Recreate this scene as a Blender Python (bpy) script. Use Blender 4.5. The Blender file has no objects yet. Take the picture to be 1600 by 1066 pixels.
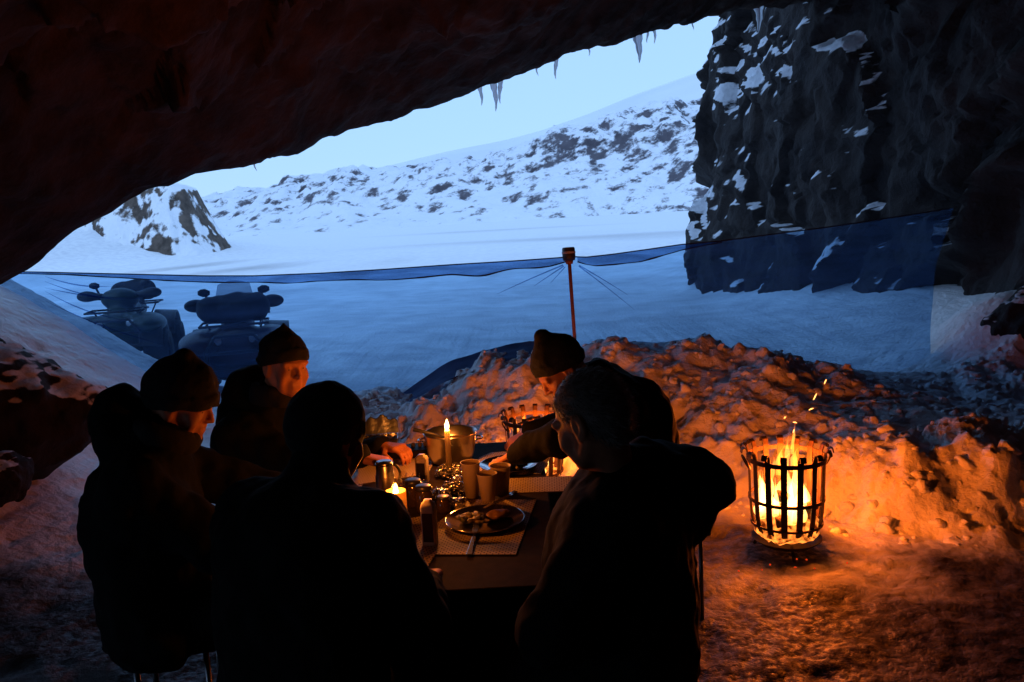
import bpy, bmesh, math, random
import numpy as np
from mathutils import Vector, Matrix
random.seed(7); np.random.seed(7)
SC = bpy.context.scene
COL = SC.collection
R = math.radians

# ------------------------------------------------------------------ camera
CAM = np.array([0.0, 0.0, 1.75]); FPX = 1300.0; PITCH = R(8.23); ROLL = R(3.0)
_F = np.array([0, math.cos(PITCH), -math.sin(PITCH)])
_R0 = np.array([1.0, 0, 0]); _U0 = np.array([0, math.sin(PITCH), math.cos(PITCH)])
_R = math.cos(ROLL)*_R0 - math.sin(ROLL)*_U0
_U = math.sin(ROLL)*_R0 + math.cos(ROLL)*_U0
cam = bpy.data.cameras.new('camera'); camo = bpy.data.objects.new('camera', cam); COL.objects.link(camo)
cam.sensor_width = 36; cam.lens = FPX/1600*36; cam.clip_end = 20000; cam.clip_start = .05
camo.matrix_world = Matrix(((_R[0], _U[0], -_F[0], 0), (_R[1], _U[1], -_F[1], 0), (_R[2], _U[2], -_F[2], CAM[2]), (0, 0, 0, 1)))
SC.camera = camo
def ray(px, py): return _F + (px-800)/FPX*_R - (py-533)/FPX*_U
def W(px, py, d):            # the point of that direction at d metres in front of the camera
    r = ray(px, py); return CAM + r*(d/r[1])
def Z(px, py, z):            # ... on a horizontal surface of height z
    r = ray(px, py); return CAM + r*((z-CAM[2])/r[2])

# ------------------------------------------------------------------ light
world = bpy.data.worlds.new('World'); SC.world = world; world.use_nodes = True
nt = world.node_tree; bg = nt.nodes['Background']
sky = nt.nodes.new('ShaderNodeTexSky'); sky.sky_type = 'NISHITA'; sky.sun_disc = False
SUN_EL, SUN_ROT = R(9), R(200)
sky.sun_elevation = SUN_EL; sky.sun_rotation = SUN_ROT; sky.air_density = 1.0; sky.dust_density = 0.3; sky.ozone_density = 3.0
mulc = nt.nodes.new('ShaderNodeMix'); mulc.data_type = 'RGBA'; mulc.blend_type = 'MULTIPLY'
mulc.inputs[0].default_value = 1; mulc.inputs[7].default_value = (.88, .92, 1.12, 1)      # cool white balance of the camera
even = nt.nodes.new('ShaderNodeMix'); even.data_type = 'RGBA'; even.inputs[0].default_value = .72; even.inputs[7].default_value = (5.3, 8.85, 15.0, 1)   # thin even veil of cloud at dusk
nt.links.new(sky.outputs[0], mulc.inputs[6]); nt.links.new(mulc.outputs[2], even.inputs[6]); nt.links.new(even.outputs[2], bg.inputs[0])
bg.inputs[1].default_value = 0.1
sl = bpy.data.lights.new('sun', 'SUN'); sl.energy = .5; sl.angle = R(60); sl.color = (.55, .75, 1)
so = bpy.data.objects.new('sun', sl); COL.objects.link(so); so.rotation_euler = (R(48), 0, R(-20))
SC.view_settings.view_transform = 'Standard'; SC.view_settings.look = 'None'
SC.view_settings.exposure = 0; SC.view_settings.gamma = 1; SC.view_settings.use_curve_mapping = False
SC.render.engine = 'CYCLES'; SC.cycles.use_denoising = True; SC.cycles.max_bounces = 8
SC.cycles.transparent_max_bounces = 24; SC.cycles.sample_clamp_indirect = 4; SC.cycles.caustics_reflective = False; SC.cycles.caustics_refractive = False
FIRE = (1.0, .15, .010); CANDLE = (1.0, .25, .028)

# ------------------------------------------------------------------ noise
def _h(i, j, k, s):
    n = (i.astype(np.int64)*374761393 + j.astype(np.int64)*668265263 + k.astype(np.int64)*2147483647 + s*1274126177) & 0xffffffff
    n = ((n ^ (n >> 13))*1274126177) & 0xffffffff
    n = ((n ^ (n >> 16))*2246822519) & 0xffffffff
    return ((n ^ (n >> 15)) & 0xffffff)/float(0xffffff)
def noise(x, y, z=0.0, s=0):
    x, y, z = np.broadcast_arrays(np.asarray(x, float), np.asarray(y, float), np.asarray(z, float))
    i, j, k = np.floor(x), np.floor(y), np.floor(z); u, v, w = x-i, y-j, z-k
    u, v, w = [t*t*(3-2*t) for t in (u, v, w)]; i, j, k = [t.astype(np.int64) for t in (i, j, k)]
    r = 0
    for a in (0, 1):
        for b in (0, 1):
            for c in (0, 1):
                r = r + _h(i+a, j+b, k+c, s)*(u if a else 1-u)*(v if b else 1-v)*(w if c else 1-w)
    return r*2-1
def fbm(x, y, z=0.0, o=4, s=0, g=.5):
    r, a, f = 0, 1.0, 1.0
    for q in range(o):
        r = r + a*noise(np.asarray(x)*f+7.3*q, np.asarray(y)*f-3.1*q, np.asarray(z)*f+1.7*q, s+q); a *= g; f *= 2.03
    return r
def worley2(x, y, s=0):      # distance to the nearest of scattered points
    i, j = np.floor(x).astype(np.int64), np.floor(y).astype(np.int64); best = np.full(np.shape(x), 9.0)
    z = np.zeros_like(i)
    for a in (-1, 0, 1):
        for b in (-1, 0, 1):
            cx = i+a+_h(i+a, j+b, z, s); cy = j+b+_h(i+a, j+b, z, s+11)
            best = np.minimum(best, (x-cx)**2+(y-cy)**2)
    return np.sqrt(best)
def sst(t): t = np.clip(t, 0, 1); return t*t*(3-2*t)

# ------------------------------------------------------------------ mesh helpers
def tag(o, label=None, cat=None, group=None, kind=None):
    for k, v in (('label', label), ('category', cat), ('group', group), ('kind', kind)):
        if v: o[k] = v
    return o
def link(name, me, mat=None, parent=None):
    o = bpy.data.objects.new(name, me); COL.objects.link(o)
    if mat is not None and me is not None: me.materials.append(mat)
    if parent is not None: o.parent = parent
    return o
def empty(name, loc, rz=0, label=None, cat=None, group=None):
    o = bpy.data.objects.new(name, None); COL.objects.link(o); o.location = loc; o.rotation_euler = (0, 0, rz); o.empty_display_size = .1
    return tag(o, label, cat, group)
def np_mesh(name, v, f, smooth=True):
    v = np.asarray(v, np.float32); f = np.asarray(f, np.int32); me = bpy.data.meshes.new(name); n = f.shape[1]
    me.vertices.add(len(v)); me.vertices.foreach_set('co', v.ravel())
    me.loops.add(f.size); me.loops.foreach_set('vertex_index', f.ravel())
    me.polygons.add(len(f)); me.polygons.foreach_set('loop_start', np.arange(0, f.size, n, dtype=np.int32))
    me.update(calc_edges=True)
    me.polygons.foreach_set('use_smooth', np.full(len(f), smooth, bool)); me.validate(); return me
def grid_faces(nu, nv):
    a = np.arange(nu*nv).reshape(nu, nv); return np.stack([a[:-1, :-1], a[1:, :-1], a[1:, 1:], a[:-1, 1:]], -1).reshape(-1, 4)
def join_mesh(name, parts, smooth=True):     # parts: list of (verts, quads)
    vs, fs, o = [], [], 0
    for v, f in parts:
        vs.append(np.asarray(v, float)); fs.append(np.asarray(f)+o); o += len(v)
    return np_mesh(name, np.concatenate(vs), np.concatenate(fs), smooth)
def tube_vf(pts, rad, seg=10, cap=True):
    pts = np.asarray(pts, float); n = len(pts); rad = np.broadcast_to(np.asarray(rad, float), (n,))
    t = np.gradient(pts, axis=0); t /= np.linalg.norm(t, axis=1)[:, None]+1e-12
    up = np.array([0, 0, 1.0]) if abs(t[0][2]) < .9 else np.array([1.0, 0, 0]); V = []
    a = np.cross(up, t[0]); a /= np.linalg.norm(a)
    for i in range(n):
        a = a-t[i]*np.dot(a, t[i]); a /= np.linalg.norm(a)+1e-12; b = np.cross(t[i], a)
        th = np.arange(seg)*2*math.pi/seg
        V.append(pts[i]+rad[i]*(np.cos(th)[:, None]*a+np.sin(th)[:, None]*b))
    if cap: V = [np.repeat(pts[:1], seg, 0)]+V+[np.repeat(pts[-1:], seg, 0)]
    V = np.array(V); m = len(V); f = []
    idx = np.arange(m*seg).reshape(m, seg); nx = np.roll(idx, -1, 1)
    f = np.stack([idx[:-1], nx[:-1], nx[1:], idx[1:]], -1).reshape(-1, 4)
    return V.reshape(-1, 3), f
def lathe_vf(prof, seg=32, c=(0, 0, 0)):
    prof = np.asarray(prof, float); th = np.arange(seg)*2*math.pi/seg
    V = np.stack([prof[:, 0:1]*np.cos(th), prof[:, 0:1]*np.sin(th), np.repeat(prof[:, 1:2], seg, 1)], -1)+np.asarray(c)
    idx = np.arange(len(prof)*seg).reshape(len(prof), seg); nx = np.roll(idx, -1, 1)
    return V.reshape(-1, 3), np.stack([idx[:-1], nx[:-1], nx[1:], idx[1:]], -1).reshape(-1, 4)
def box_vf(c, s, M=None):
    v = np.array([[x, y, z] for x in (-.5, .5) for y in (-.5, .5) for z in (-.5, .5)])*np.asarray(s, float)
    if M is not None: v = v@np.asarray(M).T
    return v+np.asarray(c, float), np.array([[0, 1, 3, 2], [4, 6, 7, 5], [0, 4, 5, 1], [2, 3, 7, 6], [0, 2, 6, 4], [1, 5, 7, 3]])
def rot(ax, deg): return np.array(Matrix.Rotation(R(deg), 3, ax))
def mk(name, parts, mat, parent=None, smooth=True, bevel=0):
    if isinstance(parts, tuple): parts = [parts]
    o = link(name, join_mesh(name, parts, smooth), mat, parent)
    if bevel:
        b = o.modifiers.new('bevel', 'BEVEL'); b.width = bevel; b.segments = 2; b.limit_method = 'ANGLE'
    return o

# ---- shapes from distance fields: tapered limbs and ellipsoids blended into one surface
class Field:
    def __init__(s, lo, hi, h):
        s.lo = np.asarray(lo, float); s.h = h; n = np.ceil((np.asarray(hi)-s.lo)/h).astype(int)+1; s.n = n
        s.f = np.full(n, .5, np.float32)
    def _blk(s, lo, hi):
        a = np.clip(np.floor((np.asarray(lo)-s.lo)/s.h).astype(int), 0, s.n); b = np.clip(np.ceil((np.asarray(hi)-s.lo)/s.h).astype(int)+1, 0, s.n)
        g = [(s.lo[q]+s.h*np.arange(a[q], b[q])).astype(np.float32) for q in range(3)]
        return (slice(a[0], b[0]), slice(a[1], b[1]), slice(a[2], b[2])), g
    def _mix(s, sl, d, k, sub):
        f = s.f[sl]
        if sub:
            d = -d
            if k > 0: hh = np.maximum(k-np.abs(f-d), 0)/k; s.f[sl] = np.maximum(f, d)+hh*hh*k*.25
            else: s.f[sl] = np.maximum(f, d)
        else:
            if k > 0: hh = np.maximum(k-np.abs(f-d), 0)/k; s.f[sl] = np.minimum(f, d)-hh*hh*k*.25
            else: s.f[sl] = np.minimum(f, d)
    def cone(s, a, b, ra, rb=None, k=.03, sub=False):
        rb = ra if rb is None else rb; a = np.asarray(a, float); b = np.asarray(b, float); m = max(ra, rb)+k+2*s.h
        sl, (x, y, z) = s._blk(np.minimum(a, b)-m, np.maximum(a, b)+m)
        if 0 in [len(x), len(y), len(z)]: return
        x, y, z = x[:, None, None]-a[0], y[None, :, None]-a[1], z[None, None, :]-a[2]; ba = b-a; L = max(float(ba@ba), 1e-9)
        t = np.clip((x*ba[0]+y*ba[1]+z*ba[2])/L, 0, 1)
        d = np.sqrt((x-t*ba[0])**2+(y-t*ba[1])**2+(z-t*ba[2])**2)-(ra+(rb-ra)*t)
        s._mix(sl, d, k, sub)
    def ell(s, c, r, M=None, k=.03, sub=False, clip=None):
        c = np.asarray(c, float); r = np.asarray(r, float); M = np.eye(3) if M is None else np.asarray(M); m = max(r)+k+2*s.h
        sl, (x, y, z) = s._blk(c-m, c+m)
        if 0 in [len(x), len(y), len(z)]: return
        x, y, z = x[:, None, None]-c[0], y[None, :, None]-c[1], z[None, None, :]-c[2]
        q = [(x*M[0, i]+y*M[1, i]+z*M[2, i]) for i in range(3)]          # M columns: the local axes
        k0 = np.sqrt(sum((q[i]/r[i])**2 for i in range(3))); k1 = np.sqrt(sum((q[i]/r[i]**2)**2 for i in range(3)))
        d = k0*(k0-1)/np.maximum(k1, 1e-6)
        if clip is not None:
            for n, off in clip: d = np.maximum(d, q[0]*n[0]+q[1]*n[1]+q[2]*n[2]-off)
        s._mix(sl, d, k, sub)
    def wobble(s, amp, sc, seed=0, o=3):
        m = np.abs(s.f) < amp*3+s.h*2; I = np.nonzero(m)
        p = [s.lo[q]+s.h*I[q] for q in range(3)]
        s.f[m] += (amp*fbm(p[0]*sc, p[1]*sc, p[2]*sc, o, seed)).astype(np.float32)
    def mesh(s, name):
        f = s.f; sg = f < 0; nx, ny, nz = f.shape; cnt = np.zeros((nx-1, ny-1, nz-1), np.int8)
        for a in (0, 1):
            for b in (0, 1):
                for c in (0, 1): cnt += sg[a:nx-1+a, b:ny-1+b, c:nz-1+c]
        mask = (cnt > 0) & (cnt < 8); I, J, K = np.nonzero(mask); idx = np.full(mask.shape, -1, np.int32); idx[I, J, K] = np.arange(len(I))
        acc = np.zeros((len(I), 3)); n = np.zeros(len(I))
        for ax in range(3):
            o1, o2 = [q for q in range(3) if q != ax]
            for b in (0, 1):
                for c in (0, 1):
                    A = [I.copy(), J.copy(), K.copy()]; A[o1] += b; A[o2] += c; B = [q.copy() for q in A]; B[ax] += 1
                    fa = f[A[0], A[1], A[2]]; fb = f[B[0], B[1], B[2]]; cr = (fa < 0) != (fb < 0); t = np.where(cr, fa/np.where(cr, fa-fb, 1), 0)
                    p = np.zeros((len(I), 3)); p[:, ax] = t; p[:, o1] = b; p[:, o2] = c; acc += p*cr[:, None]; n += cr
        v = s.lo+s.h*(np.stack([I, J, K], 1)+acc/np.maximum(n, 1)[:, None]); F = []
        for ax in range(3):
            o1, o2 = (ax+1) % 3, (ax+2) % 3
            sl0 = [slice(1, -1)]*3; sl1 = [slice(1, -1)]*3; sl0[ax] = slice(0, f.shape[ax]-1); sl1[ax] = slice(1, f.shape[ax])
            a = sg[tuple(sl0)]; b = sg[tuple(sl1)]; E = np.stack(np.nonzero(a != b), 1)
            if not len(E): continue
            fl = a[E[:, 0], E[:, 1], E[:, 2]]; E = E.copy(); E[:, o1] += 1; E[:, o2] += 1
            def cell(d1, d2):
                q = E.copy(); q[:, o1] += d1; q[:, o2] += d2; return idx[q[:, 0], q[:, 1], q[:, 2]]
            qd = np.stack([cell(-1, -1), cell(0, -1), cell(0, 0), cell(-1, 0)], 1); qd[~fl] = qd[~fl][:, ::-1]; F.append(qd)
        F = np.concatenate(F); F = F[(F >= 0).all(1)]
        return np_mesh(name, v, F)
def unit(v): v = np.asarray(v, float); return v/np.linalg.norm(v)

# ------------------------------------------------------------------ materials
MATS = {}
def M_(name, col, rough=.7, metal=0, col2=None, scale=8, bump=0, bscale=30, detail=6, emit=None, estr=0, trans=0, ior=1.45, sheen=0, coord='Object', ramp=(.35, .65)):
    if name in MATS: return MATS[name]
    m = bpy.data.materials.new(name); m.use_nodes = True; t = m.node_tree; N, L = t.nodes, t.links; p = N['Principled BSDF']
    p.inputs['Base Color'].default_value = (*col, 1); p.inputs['Roughness'].default_value = rough; p.inputs['Metallic'].default_value = metal
    p.inputs['IOR'].default_value = ior; p.inputs['Transmission Weight'].default_value = trans
    if sheen: p.inputs['Sheen Weight'].default_value = sheen; p.inputs['Sheen Roughness'].default_value = .5
    tc = N.new('ShaderNodeTexCoord')
    if col2:
        n = N.new('ShaderNodeTexNoise'); n.inputs['Scale'].default_value = scale; n.inputs['Detail'].default_value = detail; L.new(tc.outputs[coord], n.inputs[0])
        r = N.new('ShaderNodeValToRGB'); r.color_ramp.elements[0].position = ramp[0]; r.color_ramp.elements[1].position = ramp[1]
        r.color_ramp.elements[0].color = (*col, 1); r.color_ramp.elements[1].color = (*col2, 1); L.new(n.outputs[0], r.inputs[0]); L.new(r.outputs[0], p.inputs['Base Color'])
    if bump:
        n2 = N.new('ShaderNodeTexNoise'); n2.inputs['Scale'].default_value = bscale; n2.inputs['Detail'].default_value = detail; L.new(tc.outputs[coord], n2.inputs[0])
        b = N.new('ShaderNodeBump'); b.inputs['Strength'].default_value = 1; b.inputs['Distance'].default_value = bump; L.new(n2.outputs[0], b.inputs['Height']); L.new(b.outputs[0], p.inputs['Normal'])
    if emit: p.inputs['Emission Color'].default_value = (*emit, 1); p.inputs['Emission Strength'].default_value = estr
    MATS[name] = m; return m
def snow_rock(name, rock, rock2, snow=(.80, .83, .88), lo=.45, hi=.6, nscale=1.2, namp=.5, rscale=2, bump=.05, bscale=4, streak=None, rgh=.6):
    m = bpy.data.materials.new(name); m.use_nodes = True; t = m.node_tree; N, L = t.nodes, t.links; p = N['Principled BSDF']; p.inputs['Roughness'].default_value = .85
    p.inputs['Specular IOR Level'].default_value = .25
    g = N.new('ShaderNodeNewGeometry'); tc = N.new('ShaderNodeTexCoord')
    def nz(sc, d=8, st=False):
        n = N.new('ShaderNodeTexNoise'); n.inputs['Scale'].default_value = sc; n.inputs['Detail'].default_value = d; n.inputs['Roughness'].default_value = rgh
        if st and streak:
            mp = N.new('ShaderNodeMapping'); mp.inputs['Rotation'].default_value = streak[0]; m2 = N.new('ShaderNodeMapping'); m2.inputs['Scale'].default_value = streak[1]; L.new(tc.outputs['Object'], mp.inputs[0]); L.new(mp.outputs[0], m2.inputs[0]); L.new(m2.outputs[0], n.inputs[0])
        else: L.new(tc.outputs['Object'], n.inputs[0])
        return n
    r = N.new('ShaderNodeValToRGB'); r.color_ramp.elements[0].position = .35; r.color_ramp.elements[1].position = .68
    r.color_ramp.elements[0].color = (*rock, 1); r.color_ramp.elements[1].color = (*rock2, 1); L.new(nz(rscale).outputs[0], r.inputs[0])
    sx = N.new('ShaderNodeSeparateXYZ'); L.new(g.outputs['Normal'], sx.inputs[0])
    ma = N.new('ShaderNodeMath'); ma.operation = 'MULTIPLY_ADD'; L.new(nz(nscale, 10, True).outputs[0], ma.inputs[0]); ma.inputs[1].default_value = namp*2; L.new(sx.outputs[2], ma.inputs[2])
    sb = N.new('ShaderNodeMath'); sb.operation = 'SUBTRACT'; L.new(ma.outputs[0], sb.inputs[0]); sb.inputs[1].default_value = namp
    mr = N.new('ShaderNodeMapRange'); mr.interpolation_type = 'SMOOTHSTEP'; mr.inputs[1].default_value = lo; mr.inputs[2].default_value = hi; L.new(sb.outputs[0], mr.inputs[0])
    mx = N.new('ShaderNodeMix'); mx.data_type = 'RGBA'; L.new(mr.outputs[0], mx.inputs[0]); L.new(r.outputs[0], mx.inputs[6]); mx.inputs[7].default_value = (*snow, 1)
    L.new(mx.outputs[2], p.inputs['Base Color'])
    b = N.new('ShaderNodeBump'); b.inputs['Distance'].default_value = bump; L.new(nz(bscale, 10).outputs[0], b.inputs['Height']); L.new(b.outputs[0], p.inputs['Normal'])
    return m
def flame_mat(name, stops, strength):
    m = bpy.data.materials.new(name); m.use_nodes = True; t = m.node_tree; N, L = t.nodes, t.links; N.remove(N['Principled BSDF'])
    tc = N.new('ShaderNodeTexCoord'); sx = N.new('ShaderNodeSeparateXYZ'); L.new(tc.outputs['Generated'], sx.inputs[0])
    r = N.new('ShaderNodeValToRGB'); L.new(sx.outputs[2], r.inputs[0]); e = r.color_ramp.elements
    for i, (q, c) in enumerate(stops):
        el = e[i] if i < 2 else e.new(q); el.position = q; el.color = (*c, 1)
    em = N.new('ShaderNodeEmission'); L.new(r.outputs[0], em.inputs[0]); em.inputs[1].default_value = strength
    tr = N.new('ShaderNodeBsdfTransparent'); ad = N.new('ShaderNodeAddShader'); L.new(em.outputs[0], ad.inputs[0]); L.new(tr.outputs[0], ad.inputs[1]); L.new(ad.outputs[0], N['Material Output'].inputs[0])
    return m

# ================================================================== THE SETTING
# ---- snow ground: cave floor, shovelled bank, plain out to the horizon
def _ip(x, xs, ys):
    # smooth interpolation through the control values
    xs = np.asarray(xs, float); ys = np.asarray(ys, float); i = np.clip(np.searchsorted(xs, x)-1, 0, len(xs)-2)
    t = sst((x-xs[i])/(xs[i+1]-xs[i])); return ys[i]*(1-t)+ys[i+1]*t
def ground_z(x, y, fine=True):
    x = np.asarray(x, float); y = np.asarray(y, float)
    b = _ip(x, [-6, -2.6, -1.2, 0, .9, 1.45, 1.8, 2.3, 2.8, 3.6, 6], [6.2, 5.8, 5.1, 5.25, 4.9, 4.7, 4.3, 4.05, 3.8, 3.4, 3.2])+.12*noise(x*2.2, y*0+3, 0, 5)
    crest = _ip(x, [-6, -3, -2, -1.1, .2, .9, 1.6, 2.5, 3.6, 5, 7], [.1, .15, .2, .30, .54, .68, .64, .38, .18, .22, .3])
    plate = _ip(x, [-6, -1.2, .9, 1.6, 2.0, 3.2, 5], [.03, .06, .10, .14, .20, .22, .22])
    h = sst((y-b)/.55)*plate + np.clip((y-b-.25)/np.maximum(6.75-b-.25, .6), 0, 1)*(crest-plate)
    bank = sst((y-b+.1)/.4)*(1-sst((y-7.0)/.8))
    bank *= .25+.75*sst((x+2.4)/1.4)
    out = sst((y-7.1)/2.2); h = h*(1-out)-.12*out
    left = np.log1p(np.exp(np.clip(-(x+3.02)*4, -40, 40)))/4*.82; left = 2.6*np.tanh(left/2.6)
    h = h+left*(1-sst((y-8.4)/2.0))*sst((y-1)/3)
    # drift against the right-hand cliff and a hump where the net ends
    h = h+.75*sst((x-3.4-.03*(y-8))/2.2)*sst((y-7.2)/1.5)*(1-sst((y-25)/6)) + .42*np.exp(-((x-4.75)/.55)**2-((y-7.9)/.7)**2)
    far = sst((y-16)/25)
    h = h+far*(.32*fbm(x*.018, y*.028, 0, 3, 40)-.25) + sst((y-90)/200)*(1.2*fbm(x*.004, y*.004, 0, 3, 41))+sst((y-250)/700)*((x+200)*.006*np.exp(-np.abs(x)/1200))
    h = h+.45*np.exp(-((x-3.9)/2.0)**2-((y-48)/1.6)**2)+.24*np.exp(-((x-10)/3)**2-((y-52)/2)**2)
    h = h+5.2*np.exp(-((x+41)/11)**2-((y-86)/14)**2)             # snow slope below the outcrop
    if fine:
        near = (np.abs(x) < 9) & (y > -8) & (y < 14)
        d = np.zeros_like(h); X, Y = x[near], y[near]; B = bank[near]
        wx, wy = X+.12*fbm(X*3, Y*3, 0, 2, 9), Y+.12*fbm(X*3, Y*3, 0, 2, 12)
        big = np.sqrt(np.maximum(0, 1-worley2(wx/.42, wy/.34, 3)**2*1.1)); mid = np.sqrt(np.maximum(0, 1-worley2(wx/.17, wy/.15, 4)**2*1.1)); sm = np.sqrt(np.maximum(0, 1-worley2(X/.07, Y/.065, 6)**2*1.1))
        mask = np.clip(.8+.6*fbm(X*.9, Y*.9, 0, 2, 17), .25, 1.15)
        d[near] = B*mask*(.09*big*np.clip(.5+1.2*noise(X*1.7, Y*1.7, 0, 21), 0, 1.2)+.085*mid*np.clip(.55+1.1*noise(X*2.6, Y*2.6, 0, 23), .05, 1.2)+.045*sm*np.clip(.6+noise(X*3.3, Y*3.3, 0, 24), .1, 1)+.06*fbm(X*4.5, Y*4.5, 0, 5, 8, .65)+.025*np.abs(fbm(X*11, Y*11, 0, 3, 18, .6))-.09)
        fl = (1-B)
        foot = np.maximum(0, noise(X*5.5, Y*5.5, 0, 30))**2
        d[near] += fl*(.022*fbm(X*3.1, Y*3.1, 0, 5, 31)+.006*fbm(X*22, Y*22, 0, 3, 33)-.03*foot*(1-sst((Y-7)/2))+.012*np.maximum(0, noise(X*14, Y*14, 0, 35)-.35))
        d[near] += .05*fbm(X*1.3, Y*1.3, 0, 4, 44)*sst((Y-7.5)/2)
        for (cx, cy, rr) in FLAT: d[near] *= sst((np.hypot(X-cx, Y-cy)-rr)/.15)
        h = h+d
    return h
FLAT = []
B1 = Z(1229, 858, 0); B1[2] = 0                  # near fire basket
B2 = W(833, 640, 5.25); B2 = np.array([B2[0], 5.25, 0])
FLAT += [(B1[0], B1[1], .16), (B2[0], B2[1], .18)]
def axis(lo, hi, step, a, b, n=70):
    mid = np.arange(lo, hi+1e-6, step); k = np.linspace(0, 1, n)[1:]
    g = lambda L: step*n*k*.6+(L-step*n*.6)*k**4.5
    return np.concatenate([(lo-g(lo-a))[::-1], mid, hi+g(b-hi)])
gx = axis(-5.6, 6.2, .026, -4500, 4500); gy = axis(.6, 9.2, .026, -12, 9000, 80)
GX, GY = np.meshgrid(gx, gy, indexing='ij'); GZ = ground_z(GX, GY)
gv = np.stack([GX, GY, GZ], -1).reshape(-1, 3); gf = grid_faces(len(gx), len(gy))
gme = np_mesh('snow_ground', gv, gf)
# trodden, sooty ice on the cave floor, spread left and deepened as painted-in shade
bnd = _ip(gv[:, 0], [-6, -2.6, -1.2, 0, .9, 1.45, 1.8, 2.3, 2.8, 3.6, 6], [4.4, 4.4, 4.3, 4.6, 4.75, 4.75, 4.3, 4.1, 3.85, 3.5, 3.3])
dirt_shade = (1-sst((gv[:, 1]-bnd+.35)/.5))*(gv[:, 1] < 8)
dirt_shade = dirt_shade*np.clip(1.08+.55*fbm(gv[:, 0]*1.6, gv[:, 1]*1.6, 0, 4, 61), .35, 1)
far_d = np.clip(fbm(gv[:, 0]*.012, gv[:, 1]*.11, 0, 4, 70)-.55, 0, 1)*sst((gv[:, 1]-25)/20)*(1-sst((gv[:, 1]-140)/200))
q1, q2, q3 = Z(240, 418, -.3), Z(440, 418, -.3), Z(640, 409, -.3)       # sooty streak on the plain and dark crowned mounds
sy_ = np.interp(gv[:, 0], [q1[0], q2[0], q3[0]], [q1[1], q2[1], q3[1]]); st_ = np.exp(-((gv[:, 1]-sy_)/2.2)**2)*(gv[:, 0] > q1[0])*(gv[:, 0] < q3[0])*np.clip(.35+.9*fbm(gv[:, 0]*.6, gv[:, 1]*.5, 0, 4, 72), 0, .75)
mo_ = np.exp(-((gv[:, 0]-3.9)/1.9)**2-((gv[:, 1]-47)/1.6)**2)*np.clip(.6+.5*fbm(gv[:, 0]*.9, gv[:, 1]*.9, 0, 3, 73), 0, .8)
dirt_shade = np.maximum.reduce([dirt_shade, np.clip(far_d*1.2, 0, .5), st_, mo_])
at = gme.attributes.new('dirt_shade', 'FLOAT', 'POINT'); at.data.foreach_set('value', dirt_shade.astype(np.float32))
def snow_mat():
    m = bpy.data.materials.new('snow'); m.use_nodes = True; t = m.node_tree; N, L = t.nodes, t.links; p = N['Principled BSDF']
    p.inputs['Specular IOR Level'].default_value = .3; a = N.new('ShaderNodeAttribute'); a.attribute_name = 'dirt_shade'; tc = N.new('ShaderNodeTexCoord')
    def nz(sc, d=6):
        n = N.new('ShaderNodeTexNoise'); n.inputs['Scale'].default_value = sc; n.inputs['Detail'].default_value = d; L.new(tc.outputs['Object'], n.inputs[0]); return n
    n1 = nz(9, 8); n2 = nz(34, 6)
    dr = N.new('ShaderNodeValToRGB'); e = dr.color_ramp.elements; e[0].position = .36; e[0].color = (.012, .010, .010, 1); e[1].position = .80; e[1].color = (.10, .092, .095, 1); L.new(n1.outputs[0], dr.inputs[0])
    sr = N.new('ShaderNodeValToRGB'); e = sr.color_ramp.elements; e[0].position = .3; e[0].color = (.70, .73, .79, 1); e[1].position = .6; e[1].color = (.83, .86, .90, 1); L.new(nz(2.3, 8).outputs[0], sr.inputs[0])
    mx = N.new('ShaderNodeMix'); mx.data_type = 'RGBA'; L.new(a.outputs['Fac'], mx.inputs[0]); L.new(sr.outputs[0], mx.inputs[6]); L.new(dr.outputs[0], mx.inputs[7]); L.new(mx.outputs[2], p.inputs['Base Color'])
    rr = N.new('ShaderNodeMapRange'); rr.inputs[1].default_value = .4; rr.inputs[2].default_value = .62; rr.inputs[3].default_value = .38; rr.inputs[4].default_value = .85; L.new(n2.outputs[0], rr.inputs[0])
    rm = N.new('ShaderNodeMix'); L.new(a.outputs['Fac'], rm.inputs[0]); rm.inputs[2].default_value = .75; L.new(rr.outputs[0], rm.inputs[3]); L.new(rm.outputs[0], p.inputs['Roughness'])
    b = N.new('ShaderNodeBump'); b.inputs['Distance'].default_value = .03; b.inputs['Strength'].default_value = .9; L.new(nz(17, 9).outputs[0], b.inputs['Height'])
    b2 = N.new('ShaderNodeBump'); b2.inputs['Distance'].default_value = .004; L.new(nz(140, 3).outputs[0], b2.inputs['Height']); L.new(b.outputs[0], b2.inputs['Normal']); L.new(b2.outputs[0], p.inputs['Normal'])
    return m
SNOW = snow_mat()
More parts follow.
